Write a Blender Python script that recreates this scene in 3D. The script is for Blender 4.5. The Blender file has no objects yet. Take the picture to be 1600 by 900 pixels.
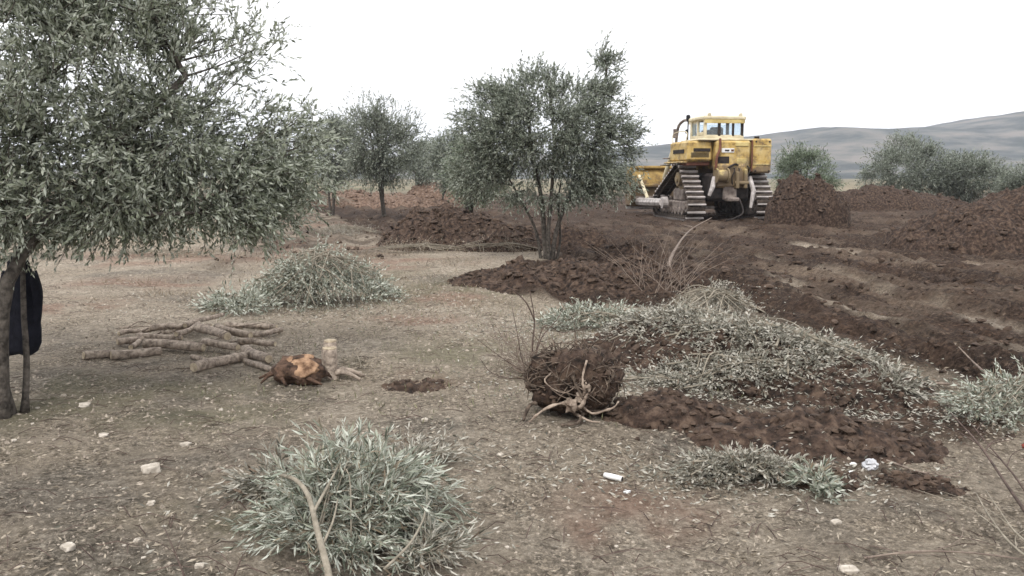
import bpy, math, random
import numpy as np
from mathutils import Vector, Matrix

SC = bpy.context.scene
random.seed(5)
RNG = np.random.default_rng(11)

# ------------------------------------------------------------------ camera
F = 1386.0; CAMH = 1.62; PITCH = math.atan(175.0 / F)
cam_d = bpy.data.cameras.new("camera"); cam = bpy.data.objects.new("camera", cam_d)
SC.collection.objects.link(cam); SC.camera = cam
cam_d.sensor_width = 36; cam_d.lens = F / 1600 * 36
cam_d.clip_start = 0.05; cam_d.clip_end = 6000
cam.location = (0, 0, CAMH); cam.rotation_euler = (math.pi / 2 - PITCH, 0, 0)

# ------------------------------------------------------------------ sky and sun (overcast)
SUN_EL, SUN_AZ = math.radians(52), math.radians(200)
w = bpy.data.worlds.new("World"); SC.world = w; w.use_nodes = True
nt = w.node_tree; nt.nodes.clear()
sky = nt.nodes.new("ShaderNodeTexSky"); sky.sky_type = 'NISHITA'; sky.sun_disc = False
sky.sun_elevation = SUN_EL; sky.sun_rotation = SUN_AZ
sky.air_density = 1.0; sky.dust_density = 3.0
mx = nt.nodes.new("ShaderNodeMix"); mx.data_type = 'RGBA'
mx.inputs[0].default_value = 0.93
mx.inputs[7].default_value = (10.6, 10.55, 10.65, 1)      # the even cloud layer
bg = nt.nodes.new("ShaderNodeBackground"); bg.inputs[1].default_value = 0.1
ow = nt.nodes.new("ShaderNodeOutputWorld")
nt.links.new(sky.outputs[0], mx.inputs[6]); nt.links.new(mx.outputs[2], bg.inputs[0]); nt.links.new(bg.outputs[0], ow.inputs[0])
sun_d = bpy.data.lights.new("sun", 'SUN'); sun = bpy.data.objects.new("sun", sun_d)
SC.collection.objects.link(sun)
sun_d.energy = 1.5; sun_d.angle = math.radians(14); sun_d.color = (1, .965, .92)
sdir = Vector((math.sin(SUN_AZ) * math.cos(SUN_EL), math.cos(SUN_AZ) * math.cos(SUN_EL), math.sin(SUN_EL)))
sun.rotation_euler = (-sdir).to_track_quat('-Z', 'Y').to_euler()
SC.view_settings.view_transform = 'Standard'; SC.view_settings.look = 'None'
SC.view_settings.exposure = 0.70; SC.view_settings.gamma = 1.0
try: SC.view_settings.use_curve_mapping = False
except Exception: pass
SC.cycles.volume_bounces = 1
SC.cycles.max_bounces = 8

# ------------------------------------------------------------------ noise
_T = RNG.random((256, 256)).astype(np.float64)
def vn(x, y):
    xi = np.floor(x).astype(np.int64); yi = np.floor(y).astype(np.int64)
    fx = x - xi; fy = y - yi
    fx = fx * fx * fx * (fx * (fx * 6 - 15) + 10); fy = fy * fy * fy * (fy * (fy * 6 - 15) + 10)
    a = _T[xi & 255, yi & 255]; b = _T[(xi + 1) & 255, yi & 255]
    c = _T[xi & 255, (yi + 1) & 255]; d = _T[(xi + 1) & 255, (yi + 1) & 255]
    return (a + (b - a) * fx) * (1 - fy) + (c + (d - c) * fx) * fy
def fbm(x, y, f, o=4, seed=0, g=0.5):
    s = 0; a = 1; n = 0
    for i in range(o):
        ca, sa = math.cos(1.1 * i + seed), math.sin(1.1 * i + seed)
        s = s + a * vn((x * ca - y * sa) * f + 17.3 * i + seed * 7.1, (x * sa + y * ca) * f + 9.7 * i - seed * 3.3)
        n += a; a *= g; f *= 2.07
    return s / n * 2 - 1
def billow(x, y, f, o=3, seed=0):
    s = 0; a = 1; n = 0
    for i in range(o):
        ca, sa = math.cos(.9 * i + seed), math.sin(.9 * i + seed)
        v = vn((x * ca - y * sa) * f + 5.3 * i + seed * 3.1, (x * sa + y * ca) * f + 2.7 * i)
        s = s + a * (1 - np.abs(v * 2 - 1)); n += a; a *= .5; f *= 2.13
    return s / n
def sstep(a, b, x):
    t = np.clip((x - a) / (b - a), 0, 1); return t * t * (3 - 2 * t)

# ------------------------------------------------------------------ picture geometry
cP, sP = math.cos(PITCH), math.sin(PITCH)
def raydir(px, py):
    u = (px - 800) / F; v = (450 - py) / F
    return u, cP + v * sP, -sP + v * cP
def at(px, py, z=0.0):
    u, y, zz = raydir(px, py); t = (z - CAMH) / zz
    return Vector((u * t, y * t, z))
def atY(px, py, Y):
    u, y, zz = raydir(px, py); t = Y / y
    return Vector((u * t, Y, CAMH + zz * t))
def polyl(pts): return [tuple(at(*p))[:2] for p in pts]

def seg_dist(x, y, pl):
    d = np.full(np.shape(x), 1e9); s = np.zeros(np.shape(x)); acc = 0
    for (ax, ay), (bx, by) in zip(pl[:-1], pl[1:]):
        vx, vy = bx - ax, by - ay; L = math.hypot(vx, vy) + 1e-9
        t = np.clip(((x - ax) * vx + (y - ay) * vy) / L / L, 0, 1)
        dd = np.hypot(x - ax - t * vx, y - ay - t * vy)
        s = np.where(dd < d, acc + t * L, s); d = np.minimum(d, dd); acc += L
    return d, s
def poly_sd(x, y, pl):
    q = pl + [pl[0]]
    d, _ = seg_dist(x, y, q)
    ins = np.zeros(np.shape(x), bool)
    for (ax, ay), (bx, by) in zip(q[:-1], q[1:]):
        c = ((ay > y) != (by > y)) & (x < (bx - ax) * (y - ay) / (by - ay + 1e-12) + ax)
        ins ^= c
    return np.where(ins, d, -d)

TILL = polyl([(1750, 650), (1600, 612), (1440, 592), (1330, 566), (1210, 505), (1110, 465), (1040, 485), (900, 478), (750, 452), (770, 425), (850, 408), (850, 390),
              (700, 392), (600, 388), (560, 362), (520, 338), (480, 326), (380, 318), (0, 318)]) + [(-60, 70), (-40, 140), (120, 140), (120, 8)]
SCUFF = polyl([(960, 600), (1110, 560), (1330, 600), (1640, 640), (1800, 760), (1500, 765), (1300, 775), (1150, 715), (980, 685)])
MESS = polyl([(300, 405), (400, 362), (430, 330), (470, 318), (560, 322), (620, 350), (640, 400), (560, 415), (420, 398), (360, 425)])
WIND = polyl([(1040, 440), (1130, 462), (1240, 500), (1330, 538), (1440, 568), (1560, 590), (1800, 640)])
SCR = [polyl([(1170, 428), (1300, 478), (1380, 505), (1470, 528), (1600, 560)]), polyl([(1180, 400), (1330, 432), (1450, 470), (1620, 530)]),
       polyl([(1060, 390), (1180, 425), (1300, 455)]), polyl([(1250, 380), (1400, 400), (1620, 425)])]
HOLE = at(915, 405)
def masks(x, y):
    wx = x + .35 * fbm(x, y, 1.2, 3, 3); wy = y + .5 * fbm(x, y, 1.0, 3, 4)
    t = sstep(-.12, .3, poly_sd(wx, wy, TILL))
    sc = sstep(-.1, .5, poly_sd(wx, wy, SCUFF)) * sstep(-.25, .25, fbm(x, y, 1.8, 3, 9) + .16)
    ms_ = sstep(-.6, 1.2, poly_sd(wx + .6 * fbm(x, y, .6, 3, 5), wy + 1.2 * fbm(x, y, .35, 3, 6), MESS)) * (.35 + .65 * sstep(-.15, .2, fbm(x, y, 1.1, 4, 8)))
    t = np.maximum(t, .72 * ms_)
    far = sstep(70, 110, y)
    t = t * (1 - far)
    scr = 0
    for i, pl in enumerate(SCR):
        d, s = seg_dist(wx, wy, pl)
        scr = np.maximum(scr, sstep(.30, .06, d) * sstep(-.35, .2, fbm(x, y, .9, 3, 20 + i)))
    return t, sc, scr * t
def hgt(x, y, m=None):
    x = np.asarray(x, float); y = np.asarray(y, float)
    t, sc, scr = m if m is not None else masks(x, y)
    r = np.hypot(x, y); near = sstep(90, 25, r)
    base = .10 * fbm(x, y, .18, 2, 1) + .05 * fbm(x, y, .6, 3, 2) * near
    base = base * sstep(1200, 200, r)
    fine = .016 * fbm(x, y, 4.5, 4, 5, .6) + .012 * (billow(x, y, 9, 2, 6) - .5)
    u = x * .975 + y * .2
    fur = .065 * np.sin(u * 2 * math.pi / .85 + 1.6 * fbm(x, y, .5, 2, 7))
    v_ = y * .975 - x * .2
    stk = vn(u * 4.2 + .8 * fbm(x, y, .4, 2, 33), v_ * .45) + .5 * vn(u * 9 + 7, v_ * .9) - .75
    fur = fur + .12 * stk
    clod = .10 * (billow(x, y, 1.9, 4, 8) - .55) + .05 * fbm(x, y, 7, 3, 10, .7) + .045 * (billow(x, y, 6, 2, 28) - .5)
    d, s = seg_dist(x + .15 * fbm(x, y, 1.3, 2, 14), y, WIND)
    wind = .20 * np.exp(-(d / .42) ** 2) * (.75 + .5 * fbm(x, y, 1.5, 3, 15))
    till = (fur + clod * (1 - .8 * scr) - .05 * scr) * t + wind
    dx, dy = x - HOLE.x, y - HOLE.y
    hole = -.38 * np.exp(-((dx / .55) ** 2 + (dy / .9) ** 2) ** 2)
    return base + fine * near * (1 - t) + till * near + .06 * sc * (billow(x, y, 3.5, 3, 12) - .4) + hole
def H(x, y): return float(hgt(np.array([x]), np.array([y]))[0])
def gp(px, py, dz=0.0):
    z = 0
    for _ in range(6):
        p = at(px, py, z); z = H(p.x, p.y)
    p.z = z + dz
    return p

def gq(px, py, dz=0.0):
    """point dz above the ground that is seen at this pixel"""
    z = dz
    for _ in range(8):
        p = at(px, py, z); z = .5 * z + .5 * (H(p.x, p.y) + dz)
    return p

# ------------------------------------------------------------------ mesh building
class MB:
    def __init__(s): s.v = []; s.t = []; s.q = []; s.n = 0
    def add(s, V, T=None, Q=None):
        V = np.asarray(V, np.float32).reshape(-1, 3)
        s.v.append(V)
        if T is not None and len(T): s.t.append(np.asarray(T, np.int32).reshape(-1, 3) + s.n)
        if Q is not None and len(Q): s.q.append(np.asarray(Q, np.int32).reshape(-1, 4) + s.n)
        s.n += len(V)
    def mesh(s, name, mat=None, smooth=False):
        V = np.concatenate(s.v)
        T = np.concatenate(s.t) if s.t else np.zeros((0, 3), np.int32)
        Q = np.concatenate(s.q) if s.q else np.zeros((0, 4), np.int32)
        me = bpy.data.meshes.new(name)
        me.vertices.add(len(V)); me.vertices.foreach_set("co", V.ravel())
        L = np.concatenate([T.ravel(), Q.ravel()]).astype(np.int32)
        me.loops.add(len(L)); me.loops.foreach_set("vertex_index", L)
        st = np.concatenate([np.arange(len(T)) * 3, len(T) * 3 + np.arange(len(Q)) * 4]).astype(np.int32)
        me.polygons.add(len(st)); me.polygons.foreach_set("loop_start", st)
        me.update(calc_edges=True)
        me.polygons.foreach_set("use_smooth", np.full(len(st), smooth)); me.validate()
        if mat: me.materials.append(mat)
        return me
    def build(s, name, mat, parent=None, smooth=False, loc=(0, 0, 0), **props):
        o = bpy.data.objects.new(name, s.mesh(name, mat, smooth))
        SC.collection.objects.link(o); o.location = loc
        if parent: o.parent = parent
        for k, v in props.items(): o[k] = v
        return o
def empty(name, loc, label, cat, group=None, rz=0):
    o = bpy.data.objects.new(name, None); SC.collection.objects.link(o)
    o.location = loc; o.rotation_euler = (0, 0, rz); o.empty_display_size = .2
    o['label'] = label; o['category'] = cat
    if group: o['group'] = group
    return o
BOXQ = [[0, 3, 2, 1], [4, 5, 6, 7], [0, 1, 5, 4], [1, 2, 6, 5], [2, 3, 7, 6], [3, 0, 4, 7]]
def box(mb, c, s, R=None):
    a = np.array([[-1, -1, -1], [1, -1, -1], [1, 1, -1], [-1, 1, -1], [-1, -1, 1], [1, -1, 1], [1, 1, 1], [-1, 1, 1]]) * np.array(s) / 2
    if R is not None: a = a @ np.array(R.to_3x3()).T
    mb.add(a + np.array(c), Q=BOXQ)
def bbox(mb, c, s, b=.03, R=None):
    """box with chamfered edges"""
    sx, sy, sz = [v / 2 for v in s]; b = min(b, sx * .9, sy * .9, sz * .9)
    V = []
    for i in (-1, 1):
        for j in (-1, 1):
            for k in (-1, 1):
                V += [(i * sx, j * (sy - b), k * (sz - b)), (i * (sx - b), j * sy, k * (sz - b)), (i * (sx - b), j * (sy - b), k * sz)]
    import bmesh
    bm = bmesh.new()
    for v in V: bm.verts.new(v)
    bmesh.ops.convex_hull(bm, input=bm.verts)
    bmesh.ops.dissolve_limit(bm, angle_limit=.01, verts=bm.verts, edges=bm.edges)
    bmesh.ops.triangulate(bm, faces=bm.faces)
    bm.verts.index_update()
    A = np.array([v.co[:] for v in bm.verts]); T = [[v.index for v in f.verts] for f in bm.faces]; bm.free()
    if R is not None: A = A @ np.array(R.to_3x3()).T
    mb.add(A + np.array(c), T=T)
def tube(mb, P, R, n=6, cap=True, jit=0.0, flat=1.0):
    P = np.asarray([tuple(p) for p in P], float); m = len(P)
    R = np.full(m, R, float) if np.isscalar(R) else np.asarray(R, float)
    D = np.gradient(P, axis=0); D /= np.linalg.norm(D, axis=1)[:, None] + 1e-9
    up = np.array([0, 0, 1.]) if abs(D[0, 2]) < .9 else np.array([1., 0, 0])
    V = []; prof = RNG.random(n) - .5
    for i in range(m):
        a = np.cross(D[i], up); a /= np.linalg.norm(a) + 1e-9; b = np.cross(a, D[i]); up = b
        th = np.arange(n) * 2 * math.pi / n
        rr = R[i] * (1 + jit * (1.2 * prof + .18 * (RNG.random(n) - .5))) if jit else np.full(n, R[i])
        V.append(P[i] + (np.cos(th) * rr)[:, None] * a + (np.sin(th) * rr * flat)[:, None] * b)
    V = np.concatenate(V); i = np.arange(m - 1)[:, None] * n; j = np.arange(n); k = (j + 1) % n
    Q = np.stack([i + j, i + k, i + n + k, i + n + j], -1).reshape(-1, 4)
    T = []
    if cap:
        V = np.concatenate([V, P[:1], P[-1:]]); c0 = m * n; c1 = c0 + 1
        T = [[c0, (x + 1) % n, x] for x in range(n)] + [[c1, (m - 1) * n + x, (m - 1) * n + (x + 1) % n] for x in range(n)]
    mb.add(V, T=T, Q=Q)
def curve(pts, n=10):
    """smooth polyline through points"""
    P = np.array([tuple(p) for p in pts], float)
    if len(P) == 2: P = np.array([P[0], (P[0] + P[1]) / 2, P[1]])
    E = np.concatenate([[2 * P[0] - P[1]], P, [2 * P[-1] - P[-2]]]); out = []
    k = max(2, n // (len(P) - 1))
    for i in range(1, len(E) - 2):
        for t in np.arange(k) / k:
            a, b, c, d = E[i - 1], E[i], E[i + 1], E[i + 2]
            out.append(.5 * (2 * b + (c - a) * t + (2 * a - 5 * b + 4 * c - d) * t * t + (3 * b - a - 3 * c + d) * t ** 3))
    out.append(P[-1]); return np.array(out)
def cyl(mb, c, r, l, axis='x', n=20, r2=None):
    r2 = r if r2 is None else r2
    d = {'x': (1, 0, 0), 'y': (0, 1, 0), 'z': (0, 0, 1)}[axis]; d = np.array(d) * l / 2; c = np.array(c, float)
    tube(mb, [c - d, c + d], [r, r2], n)
def unit(a): return a / (np.linalg.norm(a, axis=-1, keepdims=True) + 1e-9)

def add_leaves(mb, P, D, L, W, rich=False):
    n = len(P); D = unit(D)
    N = unit(np.cross(D, unit(RNG.normal(size=(n, 3)) + np.array([0, 0, .0]))))
    N = unit(N); S = unit(np.cross(D, N))
    L = L[:, None]; W = W[:, None]
    if not rich:
        V = np.stack([P, P + D * L * .5 + S * W + N * L * .03, P + D * L, P + D * L * .5 - S * W + N * L * .03], 1)
        i = np.arange(n)[:, None] * 4
        T = np.concatenate([i + np.array([0, 1, 2]), i + np.array([0, 2, 3])])
    else:
        bend = N * L * (.05 + .13 * RNG.random((n, 1)))
        V = np.stack([P, P + D * L * .35 + S * W + bend * .6, P + D * L * .35 - S * W + bend * .6,
                      P + D * L * .72 + S * W * .7 + bend * .3, P + D * L * .72 - S * W * .7 + bend * .3, P + D * L - bend * .6], 1)
        i = np.arange(n)[:, None] * 6
        T = np.concatenate([i + np.array(a) for a in ([0, 1, 2], [1, 3, 2], [2, 3, 4], [3, 5, 4])])
    mb.add(V.reshape(-1, 3), T=T)
def twigs(mbs, mbl, S, D, L, per, lsz, sag=.15, rich=False, r=.0022, wratio=.11):
    """many leafy shoots: S starts, D directions, L lengths"""
    n = len(S); D = unit(D)
    side = unit(np.cross(D, RNG.normal(size=(n, 3)))); bendv = side * .12 + np.array([0, 0, -sag])
    def pos(t): return S + D * (L * t)[:, None] + bendv * (L * t * t)[:, None]
    K, TH = (4, (0, 2.1, 4.2)) if rich else (3, (0, 3.1416)); m3 = len(TH); V = []
    a = unit(np.cross(D, np.array([.3, .2, .9]))); b = np.cross(D, a)
    for k in range(K):
        t = np.full(n, k / (K - 1)); p = pos(t); rr = r * (1.3 - k / (K - 1) * .9)
        for th in TH: V.append(p + a * math.cos(th) * rr + b * math.sin(th) * rr)
    V = np.stack(V, 1); i = np.arange(n)[:, None] * (K * m3); Q = []
    for k in range(K - 1):
        for j in range(m3 if m3 > 2 else 1):
            Q.append(i + np.array([k * m3 + j, k * m3 + (j + 1) % m3, k * m3 + m3 + (j + 1) % m3, k * m3 + m3 + j]))
    mbs.add(V.reshape(-1, 3), Q=np.concatenate(Q))
    for k in range(per):
        t = np.clip((k + RNG.random(n)) / per * 1.0, .06, 1)
        p = pos(t); tan = unit(D + 2 * bendv * t[:, None])
        sd = unit(np.cross(tan, RNG.normal(size=(n, 3))))
        ang = .5 + .35 * RNG.random((n, 1)); ang = ang * (1 - .45 * t[:, None])
        d = tan * np.cos(ang) + sd * np.sin(ang)
        ll = lsz * (.5 + .8 * RNG.random(n))
        add_leaves(mbl, p, d, ll, ll * wratio * (.8 + .4 * RNG.random(n)), rich)

# ------------------------------------------------------------------ materials
def mat(name, base, rough=.9, var=None, scale=6, bump=0, bscale=30, spec=.25, metal=0, detail=5, coords='Object', stops=None):
    m = bpy.data.materials.new(name); m.use_nodes = True; n = m.node_tree; N = n.nodes; Lk = n.links
    b = N['Principled BSDF']; b.inputs['Base Color'].default_value = (*base, 1); b.inputs['Roughness'].default_value = rough
    b.inputs['Specular IOR Level'].default_value = spec; b.inputs['Metallic'].default_value = metal
    tc = N.new('ShaderNodeTexCoord')
    if var is not None:
        nz = N.new('ShaderNodeTexNoise'); nz.inputs['Scale'].default_value = scale; nz.inputs['Detail'].default_value = detail
        nz.inputs['Roughness'].default_value = .65
        Lk.new(tc.outputs[coords], nz.inputs[0])
        cr = N.new('ShaderNodeValToRGB'); cr.color_ramp.elements[0].position = .36; cr.color_ramp.elements[1].position = .64
        cr.color_ramp.elements[0].color = (*base, 1); cr.color_ramp.elements[1].color = (*var, 1)
        if stops:
            for p, c in stops: e = cr.color_ramp.elements.new(p); e.color = (*c, 1)
        Lk.new(nz.outputs[0], cr.inputs[0]); Lk.new(cr.outputs[0], b.inputs['Base Color'])
    if bump:
        nz = N.new('ShaderNodeTexNoise'); nz.inputs['Scale'].default_value = bscale; nz.inputs['Detail'].default_value = 6
        Lk.new(tc.outputs[coords], nz.inputs[0])
        bp = N.new('ShaderNodeBump'); bp.inputs['Strength'].default_value = bump; bp.inputs['Distance'].default_value = .02
        Lk.new(nz.outputs[0], bp.inputs['Height']); Lk.new(bp.outputs[0], b.inputs['Normal'])
    return m
def leafmat(name, up, up2, under, trans=.12, brown=None):
    m = bpy.data.materials.new(name); m.use_nodes = True; n = m.node_tree; N = n.nodes; Lk = n.links
    b = N['Principled BSDF']; b.inputs['Roughness'].default_value = .5; b.inputs['Specular IOR Level'].default_value = .35
    g = N.new('ShaderNodeNewGeometry'); cr = N.new('ShaderNodeValToRGB'); cr.color_ramp.interpolation = 'LINEAR'
    cr.color_ramp.elements[0].color = (*up, 1); cr.color_ramp.elements[1].color = (*up2, 1)
    if brown: 
        cr.color_ramp.elements[1].position = .78; e = cr.color_ramp.elements.new(.9); e.color = (*brown, 1); e = cr.color_ramp.elements.new(1.0); e.color = (*[v * .5 for v in brown], 1)
    Lk.new(g.outputs['Random Per Island'], cr.inputs[0])
    mx = N.new('ShaderNodeMix'); mx.data_type = 'RGBA'; mx.inputs[7].default_value = (*under, 1)
    Lk.new(g.outputs['Backfacing'], mx.inputs[0]); Lk.new(cr.outputs[0], mx.inputs[6]); Lk.new(mx.outputs[2], b.inputs['Base Color'])
    tr = N.new('ShaderNodeBsdfTranslucent'); Lk.new(mx.outputs[2], tr.inputs[0])
    ms = N.new('ShaderNodeMixShader'); ms.inputs[0].default_value = trans
    Lk.new(b.outputs[0], ms.inputs[1]); Lk.new(tr.outputs[0], ms.inputs[2]); Lk.new(ms.outputs[0], N['Material Output'].inputs[0])
    return m
def soilmat():
    m = bpy.data.materials.new('soil'); m.use_nodes = True; n = m.node_tree; N = n.nodes; Lk = n.links
    b = N['Principled BSDF']; b.inputs['Roughness'].default_value = .95; b.inputs['Specular IOR Level'].default_value = .15
    tc = N.new('ShaderNodeTexCoord')
    def noise(s, d=6, r=.62):
        z = N.new('ShaderNodeTexNoise'); z.inputs['Scale'].default_value = s; z.inputs['Detail'].default_value = d; z.inputs['Roughness'].default_value = r
        Lk.new(tc.outputs['Object'], z.inputs[0]); return z.outputs[0]
    def ramp(src, stops):
        c = N.new('ShaderNodeValToRGB'); e = c.color_ramp.elements
        while len(e) < len(stops): e.new(.5)
        for i, (p, col) in enumerate(stops): e[i].position = p; e[i].color = (*col, 1)
        Lk.new(src, c.inputs[0]); return c.outputs[0]
    def mix(f, a, c):
        x = N.new('ShaderNodeMix'); x.data_type = 'RGBA'
        if hasattr(f, 'links'): Lk.new(f, x.inputs[0])
        else: x.inputs[0].default_value = f
        Lk.new(a, x.inputs[6]); Lk.new(c, x.inputs[7]); return x.outputs[2]
    def attr(nm):
        a = N.new('ShaderNodeAttribute'); a.attribute_name = nm; return a.outputs['Fac']
    def cells(sc_, lo, hi):
        v = N.new('ShaderNodeTexVoronoi'); v.inputs['Scale'].default_value = sc_; Lk.new(tc.outputs['Object'], v.inputs['Vector'])
        sx = N.new('ShaderNodeSeparateColor'); Lk.new(v.outputs['Color'], sx.inputs[0])
        return ramp(sx.outputs[0], [(0, (lo,) * 3), (.55, (1, 1, 1)), (.86, (1, 1, 1)), (.97, (hi,) * 3)]), v.outputs['Distance']
    def mul(a, b_):
        x = N.new('ShaderNodeMix'); x.data_type = 'RGBA'; x.blend_type = 'MULTIPLY'; x.inputs[0].default_value = 1; Lk.new(a, x.inputs[6]); Lk.new(b_, x.inputs[7]); return x.outputs[2]
    dirt = ramp(noise(16, 10, .88), [(.38, (.11, .092, .070)), (.46, (.29, .245, .19)), (.54, (.42, .36, .285)), (.63, (.66, .58, .48))])
    warm = ramp(noise(19, 10, .85), [(.38, (.105, .084, .062)), (.5, (.30, .25, .19)), (.63, (.54, .465, .37))])
    c = mix(ramp(noise(.55, 4), [(.42, (0, 0, 0)), (.58, (1, 1, 1))]), dirt, warm)
    grey_dirt = ramp(noise(15, 10, .85), [(.38, (.055, .048, .038)), (.5, (.20, .172, .138)), (.62, (.44, .39, .32))])
    c = mix(attr('dark_dirt'), c, grey_dirt)  # blends in the darker, greyer dirt tone where the mask is set
    k1, d1 = cells(55, .42, 1.5); k2, d2 = cells(120, .55, 1.5)
    c = mix(ramp(noise(2.2, 6, .7), [(.40, (.25, .25, .25)), (.60, (1, 1, 1))]), c, mul(mul(c, k1), k2))
    redd = ramp(noise(13, 9, .8), [(.38, (.09, .052, .036)), (.5, (.25, .16, .118)), (.63, (.42, .31, .24))])
    c = mix(attr('reddish'), c, redd)
    moss = ramp(noise(14, 9, .8), [(.36, (.05, .052, .028)), (.62, (.20, .19, .11))])
    c = mix(attr('moss'), c, moss)
    tl = ramp(noise(13, 10, .82), [(.37, (.010, .007, .0055)), (.46, (.036, .024, .018)), (.56, (.085, .058, .042)), (.66, (.22, .165, .125))])
    red = ramp(noise(12, 9, .8), [(.37, (.018, .011, .008)), (.62, (.105, .067, .047))])
    tl = mix(ramp(noise(.8, 4), [(.45, (0, 0, 0)), (.62, (1, 1, 1))]), tl, red)
    tl = mul(tl, cells(38, .5, 1.4)[0])
    dry = ramp(noise(15, 10, .85), [(.38, (.07, .05, .036)), (.5, (.22, .165, .12)), (.63, (.42, .34, .26))])
    tl = mix(attr('streak'), tl, dry)
    c = mix(attr('till'), c, tl)
    far = ramp(noise(.03, 5), [(.4, (.10, .10, .06)), (.6, (.24, .20, .14))])
    c = mix(attr('far'), c, far)
    Lk.new(c, b.inputs['Base Color'])
    bp = N.new('ShaderNodeBump'); bp.inputs['Strength'].default_value = 1.0; bp.inputs['Distance'].default_value = .05
    Lk.new(noise(22, 10, .8), bp.inputs['Height']); Lk.new(bp.outputs[0], b.inputs['Normal'])
    return m
M = {}
M['soil'] = soilmat()
M['mound'] = mat('turned_soil', (.012, .0085, .0065), .95, (.105, .072, .052), 13, 1, 25, detail=10, stops=[(.5, (.048, .031, .023))])
M['mound_pale'] = mat('dry_soil', (.06, .040, .031), .95, (.23, .17, .135), 7, .8, 25, detail=9, stops=[(.5, (.14, .092, .066))])
M['clod'] = mat('clod_soil', (.018, .012, .009), .95, (.115, .080, .059), 9, .6, 40, detail=6)
M['gravel'] = mat('gravel', (.12, .098, .076), .9, (.42, .365, .30), 30, .3, 60)
M['stone'] = mat('pale_stone', (.32, .28, .23), .85, (.58, .53, .46), 14, .4, 50)
M['bark'] = mat('olive_bark', (.03, .026, .022), .92, (.115, .10, .085), 18, .9, 30)
M['bark_dark'] = mat('dark_bark', (.02, .017, .014), .92, (.085, .072, .06), 22, .8, 30)
M['log'] = mat('log_bark', (.14, .11, .088), .9, (.42, .35, .285), 22, .7, 35)
M['cutwood'] = mat('cut_wood', (.26, .21, .15), .85, (.52, .44, .32), 20, .2, 60)
M['orange'] = mat('fresh_cut_wood', (.10, .055, .033), .95, (.42, .27, .17), 11, .5, 30)
M['redbark'] = mat('red_bark', (.022, .014, .010), .92, (.15, .092, .064), 13, .9, 28)
M['root'] = mat('root_skin', (.035, .026, .02), .9, (.17, .13, .10), 18, .6, 30)
M['paleroot'] = mat('peeled_root', (.13, .095, .072), .9, (.40, .325, .26), 20, .4, 40)
M['twig'] = mat('bare_twig', (.12, .09, .075), .9, (.26, .21, .17), 12, .3, 40)
M['twigdark'] = mat('dark_twig', (.05, .035, .03), .9, (.12, .085, .07), 12, .3, 40)
M['stem'] = mat('grey_stem', (.17, .15, .115), .85, (.31, .275, .22), 20, .5, 40)
M['leaf'] = leafmat('olive_leaf', (.07, .085, .056), (.29, .32, .23), (.44, .47, .395), .36)
M['leaf2'] = leafmat('olive_leaf_far', (.058, .074, .052), (.22, .25, .185), (.34, .37, .31), .34)
M['leafgreen'] = leafmat('fresh_olive_leaf', (.05, .075, .038), (.17, .215, .125), (.27, .32, .23), .3)
M['leafcut'] = leafmat('cut_olive_leaf', (.045, .058, .038), (.33, .36, .285), (.50, .52, .45), .15, (.24, .19, .13))
M['leafpile'] = leafmat('wilted_olive_leaf', (.05, .048, .036), (.30, .295, .24), (.42, .40, .345), .1, (.19, .14, .10))
M['leafdry'] = leafmat('dry_leaf', (.05, .038, .028), (.33, .28, .21), (.36, .31, .24), .05)
M['yellow'] = mat('yellow_paint', (.20, .13, .05), .6, (.56, .43, .20), 3.2, .1, 12, spec=.4, detail=9, stops=[(.45, (.46, .31, .09))])
M['yellowdull'] = mat('worn_yellow_paint', (.42, .32, .12), .65, (.62, .50, .22), 3, .1, 12, spec=.35, detail=8)
M['cream'] = mat('cream_paint', (.44, .38, .25), .6, (.68, .61, .44), 2.5, .05, 12, spec=.35, detail=7)
M['orangeyellow'] = mat('blade_yellow_paint', (.22, .14, .05), .6, (.46, .32, .11), 3, .1, 12, detail=8)
M['mudsteel'] = mat('muddy_steel', (.07, .052, .043), .8, (.28, .235, .205), 4, .5, 12, spec=.4, detail=8)
M['shoe'] = mat('worn_steel', (.20, .175, .16), .55, (.50, .46, .44), 5, .3, 15, spec=.6, detail=8)
M['dark'] = mat('near_black', (.012, .010, .010), .8, (.045, .035, .03), 5, .3, 15)  # near-black brown for underbody, hoses, slots and the tube opening
def muddy(key, z0, z1, amount=.5):
    """dried mud splashed on the lower part of the machine and in patches above"""
    m = M[key]; n = m.node_tree; N = n.nodes; Lk = n.links; b = N['Principled BSDF']; src = b.inputs['Base Color'].links[0].from_socket
    tc = N.new('ShaderNodeTexCoord'); nz = N.new('ShaderNodeTexNoise'); nz.inputs['Scale'].default_value = 2.6; nz.inputs['Detail'].default_value = 9; nz.inputs['Roughness'].default_value = .75; Lk.new(tc.outputs['Object'], nz.inputs[0])
    sp = N.new('ShaderNodeSeparateXYZ'); Lk.new(tc.outputs['Object'], sp.inputs[0])
    mr = N.new('ShaderNodeMapRange'); mr.inputs[1].default_value = z0; mr.inputs[2].default_value = z1; mr.inputs[3].default_value = .55; mr.inputs[4].default_value = 0; Lk.new(sp.outputs[2], mr.inputs[0])
    ad = N.new('ShaderNodeMath'); ad.operation = 'ADD'; Lk.new(nz.outputs[0], ad.inputs[0]); Lk.new(mr.outputs[0], ad.inputs[1])
    cr = N.new('ShaderNodeValToRGB'); cr.color_ramp.elements[0].position = .52; cr.color_ramp.elements[1].position = .66; cr.color_ramp.elements[1].color = (.85,) * 3 + (1,); Lk.new(ad.outputs[0], cr.inputs[0])
    mx = N.new('ShaderNodeMix'); mx.data_type = 'RGBA'; mx.inputs[7].default_value = (.12, .085, .06, 1); Lk.new(cr.outputs[0], mx.inputs[0]); Lk.new(src, mx.inputs[6]); Lk.new(mx.outputs[2], b.inputs['Base Color'])
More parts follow.
